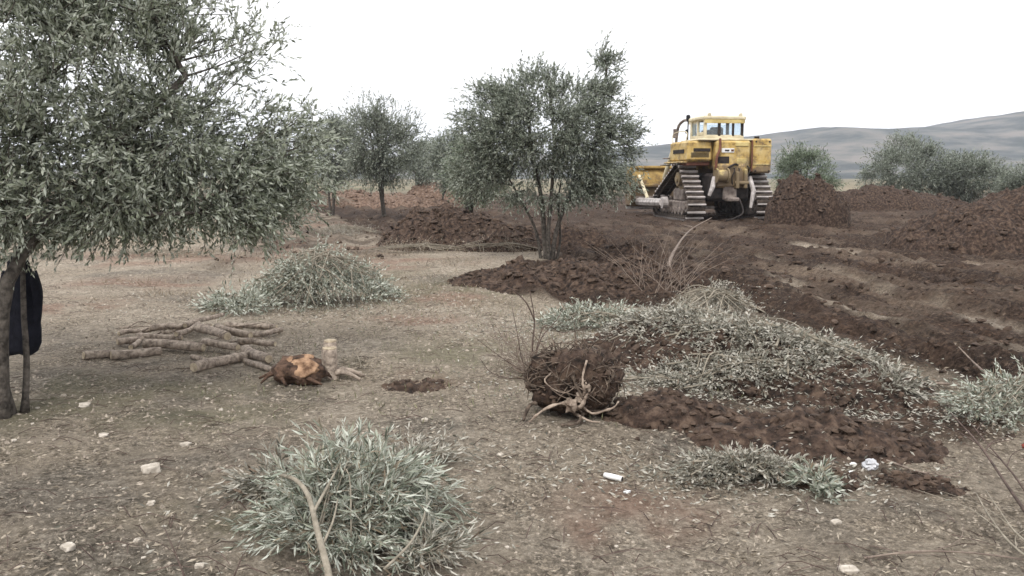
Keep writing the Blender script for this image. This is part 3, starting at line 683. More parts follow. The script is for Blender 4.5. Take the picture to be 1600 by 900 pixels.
# ------------------------------------------------------------------ heaps of cut branches
def heap(name, label, c, rx, ry, h, rz, n, per, lsz, tl, leaf, seed, nst=8, rich=False, up=.5, bias=(0, 0, 0), top=None, wr=.11, tr=.002, stems=None, group=None, spread=.45, core=.35, patch=0):
    random.seed(seed); o = empty(name, (c[0], c[1], 0), label, 'branch pile', group)
    ca, sa = math.cos(rz), math.sin(rz)
    u = RNG.normal(size=(n, 2)); u = u / (np.linalg.norm(u, axis=1)[:, None]) * (RNG.random(n) ** .55)[:, None]
    if n > 60:   # clumps
        K = max(6, n // 45); cc = RNG.normal(size=(K, 2)); cc = cc / np.linalg.norm(cc, axis=1)[:, None] * (RNG.random(K) ** .5)[:, None]
        idx = RNG.integers(0, K, n); u = u * .36 + cc[idx] * .70
    if patch:
        kk = fbm(u[:, 0] * rx + seed, u[:, 1] * ry, 3.2, 3, seed) > -patch * RNG.random(n); u = u[kk]; n = len(u)
    q = np.linalg.norm(u, axis=1)
    x = u[:, 0] * rx; y = u[:, 1] * ry; X = x * ca - y * sa; Y = x * sa + y * ca
    g = top(X + c[0], Y + c[1]) if top else hgt(X + c[0], Y + c[1])
    lump = 1 + .75 * fbm(X + c[0], Y + c[1], 2.6 / max(rx, .4), 3, seed)
    z = g + h * np.clip(1 - q ** 2, 0, 1) * lump * (core + (1 - core) * RNG.random(n)) + .01
    S = np.stack([X, Y, z], 1)
    D = np.stack([X / rx * .8, Y / ry * .8, np.full(n, up) * (1 - .6 * q)], 1) + np.array(bias) + RNG.normal(size=(n, 3)) * spread
    D[:, 2] = np.where(z - g < .08, np.abs(D[:, 2]) * .6, D[:, 2])
    ms, ml = MB(), MB(); twigs(ms, ml, S, D, tl * (.5 + .8 * RNG.random(n)), per, lsz, .22, rich, tr, wr)
    ms.build('twigs', M['stem'], o, kind='stuff'); ml.build('foliage', M[leaf], o)
    for i in range(nst):
        a = random.uniform(0, 6.28); q0 = random.uniform(.5, 1.0); b_ = a + math.pi + random.uniform(-1, 1)
        P = []
        for t in (0, .35, .7, 1):
            uu = (math.cos(a) * q0 * (1 - t) + math.cos(b_) * .7 * t); vv = (math.sin(a) * q0 * (1 - t) + math.sin(b_) * .7 * t)
            xx, yy = uu * rx, vv * ry; xx, yy = xx * ca - yy * sa, xx * sa + yy * ca
            gg = float(top(xx + c[0], yy + c[1])) if top else H(xx + c[0], yy + c[1])
            P.append((xx, yy, gg + h * max(0, 1 - uu * uu - vv * vv) * random.uniform(.7, 1.05) + .02))
        r = random.uniform(.004, .010) * (1 if rx > .6 else .6); m_ = MB(); P = [(a_[0] + random.gauss(0, .05 * rx), a_[1] + random.gauss(0, .05 * rx), a_[2] + random.gauss(0, .012)) for a_ in P]; C = curve(P, 12); tube(m_, C, np.linspace(r, r * .4, len(C)), 6, jit=.15); m_.build('branch', M['stem'], o, smooth=True)
    for P, r in (stems or []):
        m_ = MB(); C = curve([Vector(p) - Vector((c[0], c[1], 0)) for p in P], 18); tube(m_, C, np.linspace(r, r * .5, len(C)), 9, jit=.14); m_.build('branch', M['stem'], o, smooth=True)
    return o
p = gp(500, 474); heap('branch_heap', 'round heap of grey-green cut olive branches behind the logs', p, 1.04, .8, .68, 0, 1900, 10, .046, .20, 'leafcut', 21, nst=60, up=.3, wr=.16, spread=.85)
p = gp(380, 488); heap('branch_heap', 'thin low spill of cut olive twigs left of the round heap', p, .45, .35, .18, 0, 190, 12, .06, .26, 'leafcut', 22, nst=5, wr=.13)
# the foreground heap
c = gp(556, 828)
st = [([gq(525, 960, .05), gq(512, 890, .16), gq(496, 830, .25), gq(482, 775, .29), gq(462, 750, .29), gq(438, 742, .25)], .016), ([gq(490, 800, .28), gq(520, 745, .31), gq(548, 690, .31)], .008),
      ([gq(505, 850, .22), gq(520, 815, .27), gq(528, 780, .30)], .006), ([gq(600, 890, .2), gq(640, 850, .25), gq(660, 815, .26), gq(664, 800, .26)], .006)]
heap('branch_heap', 'foreground heap of silvery cut olive shoots around one thick bare stem', (c.x, c.y + .02, 0), 0.40, .42, .31, .0, 1000, 16, .058, .23, 'leafcut', 23, nst=9, rich=True, up=.18, bias=(.3, .4, .02), stems=st, wr=.066, tr=.002, spread=.72)
c = gp(430, 765); heap('branch_heap', 'small tuft of cut olive shoots left of the foreground heap', c, .22, .16, .08, 0, 70, 14, .055, .18, 'leafpile', 24, nst=3, rich=True, bias=(-.3, .2, 0), wr=.09)
c = gp(680, 885); heap('branch_heap', 'wilted olive shoots fanning out right of the foreground heap', c, .16, .2, .08, 0, 70, 14, .055, .2, 'leafpile', 25, nst=7, rich=True, bias=(.4, -.2, 0), wr=.07, spread=.6)
c = gp(665, 735); heap('branch_heap', 'thin brownish twigs spread behind the foreground heap', c, .24, .2, .07, 0, 80, 10, .045, .2, 'leafpile', 26, nst=5, rich=True, bias=(.4, .3, 0), wr=.09)
# the long pile on the right
c = gp(1165, 575); heap('branch_pile', 'long pile of grey wilted olive branches over the dark soil mound', (c.x, c.y, 0), 1.45, .85, .07, -.72, 3600, 9, .038, .13, 'leafpile', 27, nst=60, patch=.75, top=PILE_TOP, wr=.16, up=.2, spread=.8, core=.0)
c = gp(1120, 605); heap('branch_heap', 'flat grey spread of wilted leaves on the near side of the long pile', (c.x, c.y, 0), .75, .30, .05, -.25, 1100, 8, .036, .12, 'leafpile', 36, nst=24, patch=.7, top=PILE_TOP, wr=.16, up=.2, spread=.8, core=.0)
c = gp(935, 510); heap('branch_heap', 'flat greenish spread of cut branches behind the uprooted root ball', c, .72, .55, .16, 0, 700, 10, .04, .16, 'leafcut', 28, nst=26, patch=.4, wr=.15, spread=.7)
c = gp(1110, 500); heap('branch_heap', 'dry grey branch heap at the far peak of the long pile', c, .62, .8, .36, 0, 700, 10, .04, .18, 'leafpile', 29, nst=34, patch=.5, wr=.15, spread=.7)
c = gp(1360, 622); heap('branch_heap', 'thin grey twigs at the near right end of the long pile', c, .36, .28, .14, -.4, 170, 12, .05, .2, 'leafpile', 30, nst=6, wr=.13)
c = gp(1165, 745); heap('branch_heap', 'low strip of silvery leaves and soil in the right foreground', c, .50, .20, .09, -.12, 560, 10, .034, .10, 'leafpile', 31, nst=22, patch=.6, rich=True, wr=.13, up=.15, spread=.7)
c = gp(1270, 770); heap('branch_heap', 'small tuft of pale leaves at the right tip of the low strip', c, .14, .1, .08, 0, 70, 12, .045, .12, 'leafcut', 32, nst=2, rich=True, wr=.11)
c = gp(1570, 650); heap('branch_heap', 'pile of cut olive branches at the right edge of the picture', c, .42, .36, .24, 0, 360, 12, .042, .18, 'leafcut', 33, nst=16, spread=.75, rich=True, wr=.11)
c = gp(840, 395); heap('branch_heap', 'dry brown twigs lying left of the forked tree trunk', (c.x - .9, c.y + .3, 0), 1.1, .5, .2, 0, 130, 4, .05, .4, 'leafdry', 34, nst=22)
c = gp(540, 368); heap('branch_heap', 'dry grey brush behind the round branch heap', c, 1.1, .8, .22, 0, 420, 6, .04, .3, 'leafpile', 35, nst=26, spread=.9)
c = gp(500, 322); heap('branch_heap', 'far brown brush heap under the trees behind the big left tree', c, 2.6, 1.6, .6, 0, 420, 5, .06, .5, 'leafdry', 37, nst=30, spread=.9, wr=.2, tr=.006)
c = gp(645, 395); heap('branch_heap', 'thin dry twigs along the foot of the broad soil mound', c, 1.3, .4, .16, 0, 240, 4, .045, .3, 'leafdry', 38, nst=24, spread=.9)
c = gp(255, 402); heap('branch_heap', 'sparse brown brush on the dirt below the big tree crown', c, 1.6, .7, .12, 0, 260, 4, .045, .22, 'leafdry', 39, nst=16, spread=.9)

# ------------------------------------------------------------------ logs
LG = 'cut logs stacked left of the orange stump'
logs = [((131, 562), (178, 559), 8, 0, 'short dark log at the left end of the log stack'),
        ((174, 562), (251, 555), 8.5, 0, 'straight pale log lying second from the left in front of the stack'),
        ((226, 546), (318, 552), 9, .01, 'long thick log in the middle front with a pale cut end'),
        ((303, 582), (388, 563), 10, 0, 'thick crooked log lying nearest the orange stump'),
        ((384, 557), (420, 572), 9, .02, 'short bent log touching the orange stump'),
        ((320, 548), (372, 557), 7, .05, 'curved log resting on the middle of the stack'),
        ((308, 534), (356, 549), 8, .10, 'dark thick log slanting over the stack centre'),
        ((340, 528), (392, 541), 7, .07, 'slanting log behind the dark centre log'),
        ((236, 530), (302, 525), 5.5, .08, 'thin log across the top left of the stack'),
        ((184, 542), (258, 535), 6, .02, 'thin log behind the long pale log'),
        ((264, 519), (330, 520), 6, .03, 'log at the back of the stack'),
        ((352, 513), (432, 515), 6, .0, 'brown log lying apart behind the stack'),
        ((374, 545), (430, 549), 6, .04, 'thin log pointing at the cut stump'),
        ((186, 528), (236, 522), 4.5, .02, 'thin stick-like log at the back left of the stack'),
        ((276, 541), (312, 522), 5, .09, 'short log crossing the stack towards the branch heap'),
        ((205, 552), (222, 530), 5, .03, 'stubby log propped across the left part of the stack'),
        ((290, 528), (350, 508), 4.5, .10, 'thin crooked branch end pointing up at the back of the stack'),
        ((392, 530), (440, 522), 5, .02, 'short thin log on the dirt between the stack and the upright stump'),
        ((340, 570), (300, 560), 4.5, .0, 'thin short log under the thick crooked log'),
        ((215, 538), (285, 541), 4.5, .06, 'thin log laid along the top of the long thick log'),
        ((366, 560), (430, 585), 5.5, .0, 'thin log lying against the front of the orange stump')]
for i, (a, b_, rp, dz, lab) in enumerate(logs):
    A, Bp = gp(*a), gp(*b_); r = rp * .92 / F * A.y; A.z += r * .9 + dz; Bp.z += r * .9 + dz * 1.0
    o = empty('log', (A + Bp) / 2, lab, 'log', LG); mid = (A + Bp) / 2
    D = (Bp - A); side = Vector((-D.y, D.x, 0)).normalized() * D.length * random.uniform(-.07, .07)
    P = [A - mid, (A * .66 + Bp * .34) - mid + side + Vector((0, 0, random.uniform(-.01, .015))), (A * .33 + Bp * .67) - mid + side * .6, Bp - mid]
    C = curve(P, 12); mb = MB(); R = r * np.linspace(1.0, random.uniform(.75, .95), len(C)) * (1 + .01 * RNG.normal(size=len(C))); tube(mb, C, R, 12, jit=.16); mb.build('bark', M['log'], o, smooth=True)
    for e, dd, rr in ((C[0], C[0] - C[1], R[0]), (C[-1], C[-1] - C[-2], R[-1])):
        m_ = MB(); dd = dd / np.linalg.norm(dd); tube(m_, [e - dd * .004, e + dd * .004], [rr * .84, rr * .8], 12); m_.build('cut_end', M['cutwood'], o)
# loose sticks in the stack
for i in range(15):
    a = gp(random.uniform(170, 400), random.uniform(512, 548)); L = random.uniform(.25, .5); t = random.uniform(-.6, .6)
    o = MB(); C = curve([(0, 0, .02), (math.cos(t) * L * .5, math.sin(t) * L * .5 + .03, random.uniform(.03, .12)), (math.cos(t) * L, math.sin(t) * L, random.uniform(.03, .1))], 8)
    tube(o, C, np.linspace(1, .5, len(C)) * random.uniform(.006, .014), 6, jit=.3); ob = o.build('stick', M['log'], None, True, a, label='thin broken stick lying among the stacked logs', category='stick', group='sticks among the logs')

# orange root stump
p = gp(460, 606)
o = empty('uprooted_stump', (p.x, p.y + .18, p.z), 'reddish uprooted olive stump with torn orange wood beside the logs', 'stump')
V = SV3.copy(); n3 = .30 * fbm(V[:, 0] * 1.3 + 3, V[:, 1] * 1.3 + V[:, 2] * 1.7, 1.3, 3, 61) + .13 * fbm(V[:, 0] + V[:, 2], V[:, 1] - V[:, 2], 5, 2, 62); V = V * (1 + n3)[:, None] * np.array([.20, .17, .12]) * (1 + .16 * (RNG.random((len(V), 1)) - .5)); V[:, 2] += .09
mb = MB(); mb.add(V, T=ST3); mb.build('bark', M['redbark'], o, smooth=True)
for (cx, cy, cz, r, q) in ((.03, -.07, .165, .085, .5), (-.06, -.02, .185, .07, .45), (.12, -.08, .12, .05, .6), (.05, .04, .20, .06, .4), (.03, -.15, .09, .03, 1.2)):
    V = SV * (1 + .5 * (RNG.random((len(SV), 1)) - .5)) * np.array([r, r * .8, r * q]) + np.array([cx, cy, cz]); m_ = MB(); m_.add(V, T=ST); m_.build('torn_wood', M['orange'], o)
V = SV3 * (1 + .18 * fbm(SV3[:, 0] * 2, SV3[:, 2] * 2, 2, 3, 66))[:, None] * np.array([.12, .02, .085]); ct, st_ = math.cos(.75), math.sin(.75)
V = np.stack([V[:, 0] + .05, V[:, 1] * ct - V[:, 2] * -st_ * 1 - .12, V[:, 1] * -st_ + V[:, 2] * ct + .145], 1); m_ = MB(); m_.add(V, T=ST3); m_.build('cut_face', M['orange'], o, smooth=True)
for a, L in ((2.6, .2), (3.3, .16), (.3, .12), (5.2, .14), (4.2, .12), (1.2, .2)):
    P = curve([(math.cos(a) * .13, math.sin(a) * .1, .09), (math.cos(a) * (.13 + L * .6), math.sin(a) * (.1 + L * .5), .07), (math.cos(a + .3) * (.15 + L), math.sin(a + .3) * (.1 + L * .8), .02)], 8)
    m_ = MB(); tube(m_, P, np.linspace(.03, .008, len(P)), 7, jit=.2); m_.build('root', M['redbark'], o, smooth=True)
# standing cut stump
p = gp(513, 592)
o = empty('cut_stump', (p.x, p.y + .06, p.z), 'upright sawn stump with a pale stepped top beside the orange stump', 'stump')
mb = MB(); tube(mb, curve([(0, 0, -.03), (.0, 0, .06), (.0, .01, .23)], 10), np.linspace(.085, .062, 11) if False else [.088, .08, .074, .07, .067, .065, .064, .063, .062, .061, .06][:len(curve([(0, 0, -.03), (.0, 0, .06), (.0, .01, .23)], 10))], 14, jit=.12); mb.build('bark', M['log'], o, smooth=True)
m_ = MB(); cyl(m_, (0, .01, .236), .056, .012, 'z', 14); m_.build('cut_top', M['cutwood'], o)
mb = MB(); tube(mb, [(-.012, .10, .0), (-.01, .10, .275)], [.06, .052], 12, jit=.12); mb.build('bark', M['log'], o, smooth=True)
m_ = MB(); cyl(m_, (-.01, .10, .281), .05, .012, 'z', 14); m_.build('cut_top', M['cutwood'], o)
for a in (-.4, .2, .9):
    P = curve([(math.cos(a) * .05, math.sin(a) * .05, .04), (math.cos(a) * .15, math.sin(a) * .12, .05), (math.cos(a) * .28, math.sin(a) * .2, .0)], 8); m_ = MB(); tube(m_, P, np.linspace(.03, .012, len(P)), 7, jit=.3); m_.build('root', M['log'], o, smooth=True)
p = gp(555, 575); heap('twig_heap', 'little heap of broken grey wood chips right of the upright stump', p, .14, .10, .07, 0, 30, 4, .04, .1, 'leafdry', 41, nst=12)
p = gp(655, 605); mound('soil_patch', 'small patch of dark crumbly soil between stump and root ball', p, .30, .22, .05, 0, .02, 42, clods=160, cs=(.008, .03), cat='soil patch')

# ------------------------------------------------------------------ uprooted root ball
p = gp(900, 662)
o = empty('uprooted_root_ball', (p.x, p.y + .26, p.z), 'uprooted olive root ball of dark matted roots with pale torn ends', 'root ball')
V = SV3.copy(); n3 = .42 * fbm(V[:, 0] * 1.3 + 8, V[:, 1] + V[:, 2] * 1.9, 1.4, 3, 64) + .10 * fbm(V[:, 0] * 1.0 + V[:, 2], V[:, 1], 6, 2, 65); V = V * (1 + n3 + .10 * (RNG.random(len(V)) - .5))[:, None] * np.array([.32, .25, .215]); V[:, 2] += .20
mb = MB(); mb.add(V, T=ST3); mb.build('soil_core', M['mound'], o, smooth=True)
d_ = unit(RNG.normal(size=(260, 3))); d_[:, 2] = d_[:, 2] * .9; S_ = .01 + .03 * RNG.random(260) ** 2; mb = MB(); scatter(mb, d_ * np.array([.29, .24, .22]) + [0, 0, .22], S_); mb.build('clods', M['clod'], o, kind='stuff')
mf = MB()
for i in range(130):
    d = unit(RNG.normal(size=3)); d[2] = abs(d[2]) * .9 - .15; t = unit(np.cross(d, RNG.normal(size=3))); L = random.uniform(.05, .19)
    R3 = np.array([.30, .25, .24]); q0 = d * R3 + np.array([0, 0, .23]); q1 = unit(d + t * L * 2) * R3 * random.uniform(1.0, 1.14) + np.array([0, 0, .23]); q2 = unit(d + t * L * 4) * R3 * random.uniform(.92, 1.25) + np.array([0, 0, .23])
    C = curve([q0, q1, q2], 6); tube(mf, C, np.linspace(.005, .002, len(C)), 4, cap=False)
for i in range(90):   # broken root ends sticking out
    d = unit(RNG.normal(size=3)); d[2] = abs(d[2]); q0 = d * np.array([.28, .22, .2]) + np.array([0, 0, .2]); q1 = q0 + (d + RNG.normal(size=3) * .5) * random.uniform(.04, .13)
    C = curve([q0, (q0 + q1) / 2 + RNG.normal(size=3) * .01, q1], 4); tube(mf, C, np.linspace(.007, .002, len(C)), 4, cap=False)
mf.build('fine_roots', M['root'], o, kind='stuff')
def root(P, r, m='root', lab=None):
    m_ = MB(); C = curve(P, 14); tube(m_, C, np.linspace(r, r * .6, len(C)) * (1 + .2 * RNG.normal(size=len(C))).clip(.6, 1.5), 9, jit=.35); ob = m_.build('root', M[m], o, smooth=True)
    if lab: ob['label'] = lab
for i in range(13):
    d = unit(np.array([random.gauss(0, 1), random.gauss(-.5, .8), random.gauss(.2, .6)])); t = unit(np.cross(d, RNG.normal(size=3))); R3 = np.array([.29, .24, .225]); k = random.uniform(.3, .7)
    root([d * R3 + [0, 0, .23], unit(d + t * k) * R3 * 1.12 + [0, 0, .23], unit(d + t * 2 * k) * R3 * 1.1 + [0, 0, .23]], random.uniform(.005, .012))
pl = 'pale peeled root'
root([(-.02, -.2, .12), (-.12, -.27, .13), (-.22, -.29, .09), (-.30, -.30, .02)], .012, 'paleroot', pl)
root([(.02, -.2, .12), (.10, -.27, .07), (.18, -.28, .09), (.24, -.27, .11), (.27, -.27, .15)], .010, 'paleroot', pl)
root([(.02, -.22, .16), (.05, -.27, .20), (.04, -.25, .30), (.07, -.2, .4)], .008, 'paleroot', pl)
root([(-.01, -.24, .10), (.03, -.28, .12), (.07, -.27, .2)], .017, 'paleroot', pl)
root([(.0, -.2, .05), (.08, -.3, .03), (.15, -.3, .02)], .008, 'paleroot', pl)
root([(-.15, -.18, .32), (-.2, -.24, .27), (-.08, -.26, .2), (.02, -.24, .26)], .006, 'paleroot', pl)
root([(-.25, -.12, .1), (-.3, -.2, .1), (-.34, -.26, .02)], .015)
root([(.05, -.2, .05), (.0, -.32, .02), (-.1, -.33, .01)], .013)
for (cx, cy, cz, r) in ((-.04, -.26, .13, .045), (.02, -.25, .16, .035), (.06, -.25, .24, .03)):
    V = SV * (1 + 1.1 * (RNG.random((len(SV), 1)) - .5)) * r * .85 * np.array([1, .9, 1.2]) + np.array([cx, cy, cz]); m_ = MB(); m_.add(V, T=ST); m_.build('torn_root_end', M['paleroot'], o)
# bare twiggy bush beside it
c = gp(832, 592)
o = empty('bare_bush', c, 'leafless twiggy bush standing left of the uprooted root ball', 'bush')
def bpt(px, py, dy=0): q = atY(px, py, c.y + dy) - c; return (q.x, q.y, q.z)
for P, r in (([(0, 0, 0), bpt(832, 540), bpt(835, 500), bpt(828, 455)], .010), ([(-.02, 0, 0), bpt(815, 560), bpt(808, 520), bpt(800, 480)], .006), ([(0, 0, .02), bpt(800, 570, .1), bpt(765, 545, .15), bpt(745, 530, .2)], .005),
             ([(0, 0, .05), bpt(845, 530), bpt(870, 500, .1), bpt(885, 470, .2)], .006), ([(0, .1, .05), bpt(860, 540, .2), bpt(900, 540, .2), bpt(945, 575, .1)], .006), ([bpt(835, 500), bpt(820, 470), bpt(790, 447), bpt(745, 443)], .007),
             ([(-.02, 0, 0), bpt(790, 590), bpt(765, 580, .1), bpt(750, 560, .1)], .005), ([(0, 0, .1), bpt(850, 510, .1), bpt(880, 520, .1), bpt(925, 510, .1)], .005)):
    m_ = MB(); C = curve(P, 12); tube(m_, C, np.linspace(r, r * .35, len(C)), 6); m_.build('stem', M['twigdark'], o, smooth=True)
mf = MB()
for i in range(150):
    px = random.uniform(750, 850); t = random.uniform(0, 1); a0 = bpt(832 - (832 - px) * t * .8, 590 - t * 90 * random.random(), random.uniform(-.1, .3))
    a = random.uniform(1.2, 3.0); L = random.uniform(.08, .28); e = (a0[0] + math.cos(a) * L, a0[1] + random.uniform(-.1, .1), a0[2] + math.sin(a) * L); mm = tuple((u_ + v_) / 2 + random.gauss(0, .012) for u_, v_ in zip(a0, e))
    tube(mf, [a0, mm, e], [.0024, .0018, .001], 3, cap=False)
mf.build('fine_twigs', M['twig'], o, kind='stuff')

# ------------------------------------------------------------------ loose bare branches
def branch(label, pts, r, m='twig', side=3, name='bare_branch', r2=.35):
    P = [gq(px, py, dz) for px, py, dz in pts]; b0 = P[0]; o = empty(name, b0, label, 'branch'); C = curve([q - b0 for q in P], 18)
    mb = MB(); tube(mb, C, np.linspace(r, r * r2, len(C)) * (1 + .07 * RNG.normal(size=len(C))), 7, jit=.1); mb.build('stem', M[m], o, smooth=True)
    for i in range(side):
        k = random.randint(3, len(C) - 3); a = C[k]; d = C[k + 1] - C[k]; d /= np.linalg.norm(d); s = unit(np.cross(d, [0, 0, 1])) * random.choice([-1, 1]); L = random.uniform(.15, .4)
        m_ = MB(); C2 = curve([a, a + (d + s * .5 + np.array([0, 0, .12])) * L * .5, a + (d * .9 + s * .8 + np.array([0, 0, .1])) * L], 8); tube(m_, C2, np.linspace(r * .45, r * .15, len(C2)), 5); m_.build('side_twig', M[m], o, smooth=True)
    return o
branch('long pale branch lying across the soil right of the long pile', [(1400, 597, .04), (1480, 600, .05), (1540, 604, .06), (1600, 585, .1)], .013)
branch('straight pale stick standing out of the dark furrow at right', [(1545, 588, .05), (1520, 565, .12), (1498, 542, .22)], .012, side=0)
branch('long dark branch rising diagonally from the bottom right corner', [(1640, 850, .1), (1585, 775, .12), (1530, 695, .12), (1485, 645, .08)], .010, 'twigdark', 3)
branch('second dark thin branch beside the long one at lower right', [(1640, 830, .08), (1590, 750, .1), (1540, 690, .1), (1500, 640, .05)], .007, 'twigdark', 3)
branch('pale peeled branch curving up from the lower right corner', [(1640, 895, .05), (1580, 850, .06), (1545, 805, .07), (1525, 770, .06)], .008, 'stem', 2)
branch('second pale peeled branch close beside the curving one', [(1640, 870, .07), (1590, 835, .07), (1560, 795, .09), (1540, 765, .06)], .006, 'stem', 1)
branch('thin pale branch lying flat along the bottom right', [(1350, 872, .02), (1430, 862, .03), (1520, 864, .03), (1620, 876, .02)], .006, 'twig', 3)
branch('pale bare branch trailing on the soil behind the bulldozer', [(1040, 437, .05), (1052, 395, .2), (1078, 360, .15), (1112, 340, .4)], .035, 'twig', 5)
branch('grey branch sloping over the peak of the long pile', [(1020, 520, .25), (1060, 490, .42), (1100, 462, .45)], .014, 'stem', 4)
branch('thin branch reaching right over the brown soil heap', [(1300, 655, .08), (1360, 658, .08), (1420, 660, .05)], .006, 'twig', 2)
branch('thin stick leaning on the brown soil heap', [(1105, 650, .06), (1130, 672, .05), (1145, 690, .02)], .006, 'twig', 1)
branch('dry branch in the soil strip near the crumpled plastic', [(1375, 716, .02), (1440, 738, .03), (1500, 745, .02)], .007, 'twig', 3)
branch('thin dark twig standing up at the bottom left', [(290, 905, .02), (272, 860, .06), (255, 820, .03)], .004, 'twigdark', 2)
branch('short dark twig at the bottom edge left of the foreground heap', [(366, 900, .02), (374, 880, .06), (380, 862, .08)], .004, 'twigdark', 1)
random.seed(77)
o = empty('dry_weed', gp(1045, 440), 'dry bare weed with thin stalks in the soil before the bulldozer', 'weed')
m_ = MB()
for i in range(60):
    a = random.uniform(-.9, .9); L = random.uniform(.25, 1.0); bx = random.uniform(-.45, .3); by = random.uniform(-.3, .5)
    tube(m_, [(bx, by, 0), (bx + math.sin(a) * L * .5, by, math.cos(a) * L * .5), (bx + math.sin(a * 1.3) * L, by + random.uniform(-.2, .2), math.cos(a) * L * .9)], [.006, .004, .002], 3, cap=False)
m_.build('stalks', M['twig'], o, kind='stuff')

# ------------------------------------------------------------------ stones and litter
def stone(px, py, wpx, label, grp, sq=.55, m='stone', name='stone', cat='stone'):
    p = gp(px, py); s = wpx / 2 / F * p.y
    V = np.clip(SV3, [-.74, -.8, -.62], [.82, .7, .6]) * 1.15 * (1 + .30 * fbm(SV3[:, 0] * 1.5 + px, SV3[:, 1] * 1.5 + SV3[:, 2] * 2 + py, 1.4, 3, px % 13) + .06 * fbm(SV3[:, 0] + SV3[:, 2], SV3[:, 1] + py, 5, 2, 2))[:, None] * np.array([s, s * .8, s * sq])
    mb = MB(); mb.add(V, T=ST3); o = mb.build(name, M[m], None, True, (p.x, p.y, p.z + s * sq * .45), label=label, category=cat, group=grp); o.rotation_euler = (0, 0, random.random() * 6); return o
G = 'pale stones on the left dirt'
for a in ((237, 736, 30, 'largest flat pale stone in the gravel left of the foreground heap'), (106, 858, 26, 'flat pale stone near the bottom left corner'), (132, 635, 18, 'round white stone right of the big tree trunk'),
          (162, 682, 16, 'small white stone between the tree trunk and the flat stone'), (216, 846, 15, 'bright small stone right of the bottom left stone'), (290, 697, 17, 'pale stone just above the largest flat stone'),
          (236, 788, 15, 'pale stone just below the largest flat stone'), (312, 886, 16, 'flat pale stone at the bottom edge below the foreground heap'), (782, 712, 12, 'single white pebble alone on the brown dirt right of the foreground heap'),
          (664, 658, 13, 'white pebble in the dirt in front of the dark soil patch')): stone(*a[:3], a[3], G)
stone(1326, 893, 34, 'flat pale stone at the bottom edge on the right', G, .3)
stone(1306, 818, 17, 'pale stone below the silvery leaf strip', G); stone(1088, 816, 12, 'small pale pebble in the bare dirt right of the white pipe', G)
stone(1470, 705, 13, 'white pebble beside the long dark branches', G)
random.seed(9)
for i in range(30):
    px = random.choice([random.uniform(20, 340), random.uniform(20, 600), random.uniform(760, 1500)]); py = random.uniform(590, 890)
    if 380 < px < 760 and py > 640: continue
    stone(px, py, random.uniform(5, 9), 'tiny pale pebble half sunk in the dirt', 'tiny pebbles on the dirt')
# white plastic piece
p = gp(958, 752); o = empty('plastic_pipe', p + Vector((0, 0, .02)), 'short white plastic tube lying on the dirt in the foreground', 'plastic litter')
mb = MB(); a = Vector((-.045, .03, .006)); b_ = Vector((.045, -.022, 0)); tube(mb, [a, a.lerp(b_, .3), a.lerp(b_, .7), b_], [.017, .019, .019, .018], 12, flat=.8); mb.build('shell', M['white'], o, smooth=True)
m_ = MB(); tube(m_, [b_, b_ + (b_ - a).normalized() * .003], .012, 10); m_.build('opening', M['dark'], o)
stone(980, 770, 14, 'curled scrap of white plastic below the white tube', None, .3, 'white', 'plastic_scrap', 'plastic litter')
def crumple(px, py, wpx, label, name, cat, m):
    p = gp(px, py); s = wpx / 2 / F * p.y; V = SV3 * (1 + .5 * (RNG.random((len(SV3), 1)) - .5)) * np.array([s, s * .7, s * .75]); mb = MB(); mb.add(V, T=ST3)
    o = mb.build(name, M[m], None, False, (p.x, p.y, p.z + s * .5), label=label, category=cat); return o
crumple(1360, 733, 26, 'crumpled clear white plastic cup right of the leaf strip', 'crumpled_cup', 'plastic litter', 'plastic')
crumple(1333, 728, 10, 'small scrap of white plastic left of the crumpled cup', 'plastic_scrap', 'plastic litter', 'white')
crumple(1330, 740, 8, 'tiny white scrap nearest the silvery leaf strip', 'plastic_scrap', 'plastic litter', 'white')
crumple(1602, 700, 11, 'small red plastic scrap at the right edge by the dark branches', 'plastic_scrap', 'plastic litter', 'red')

# ------------------------------------------------------------------ jacket hung in the big tree
J = gp(44, 590); J.y -= .05
o = empty('jacket', Vector((J.x, J.y, H(J.x, J.y) + .35)), 'dark navy jacket hanging behind the trunk of the big left tree', 'jacket')
Y0 = J.y
def jp(px, py): q = atY(px, py, Y0) - o.location; return q
mb = MB(); rows = [(400, 26, 8, .05), (412, 28, 16, .07), (430, 32, 21, .09), (460, 33, 24, .10), (490, 33, 26, .11), (515, 34, 28, .12), (535, 35, 28, .12), (548, 34, 23, .10), (553, 32, 18, .07)]
V = []; n = 22
for k, (py, cx, hw, dp) in enumerate(rows):
    for j in range(n):
        a = j / n * 6.283; q = jp(cx, py); r = hw / F * Y0 * (1 + .12 * math.sin(5 * a + k * .3) * min(1, k / 4) + .05 * math.sin(9 * a + k))
        V.append((q.x + math.cos(a) * r, q.y + math.sin(a) * dp * .7 * (1 + .15 * math.sin(4 * a)), q.z + .012 * math.sin(3 * a) * (k > 6)))
i = np.arange(len(rows) - 1)[:, None] * n; j = np.arange(n); Q = np.stack([i + j, i + (j + 1) % n, i + n + (j + 1) % n, i + n + j], -1).reshape(-1, 4)[:, ::-1]
V += [tuple(np.mean(V[:n], 0)), tuple(np.mean(V[-n:], 0))]; T = [[len(V) - 2, k_, (k_ + 1) % n] for k_ in range(n)] + [[len(V) - 1, 8 * n + (k_ + 1) % n, 8 * n + k_] for k_ in range(n)]
mb.add(V, T=T, Q=Q); mb.build('body', M['navy'], o, smooth=True)
m_ = MB(); tube(m_, curve([jp(48, 425), jp(58, 455), jp(57, 495), jp(52, 535)], 14), np.linspace(.042, .03, 13), 10, jit=.18); m_.build('sleeve', M['navy'], o, smooth=True)
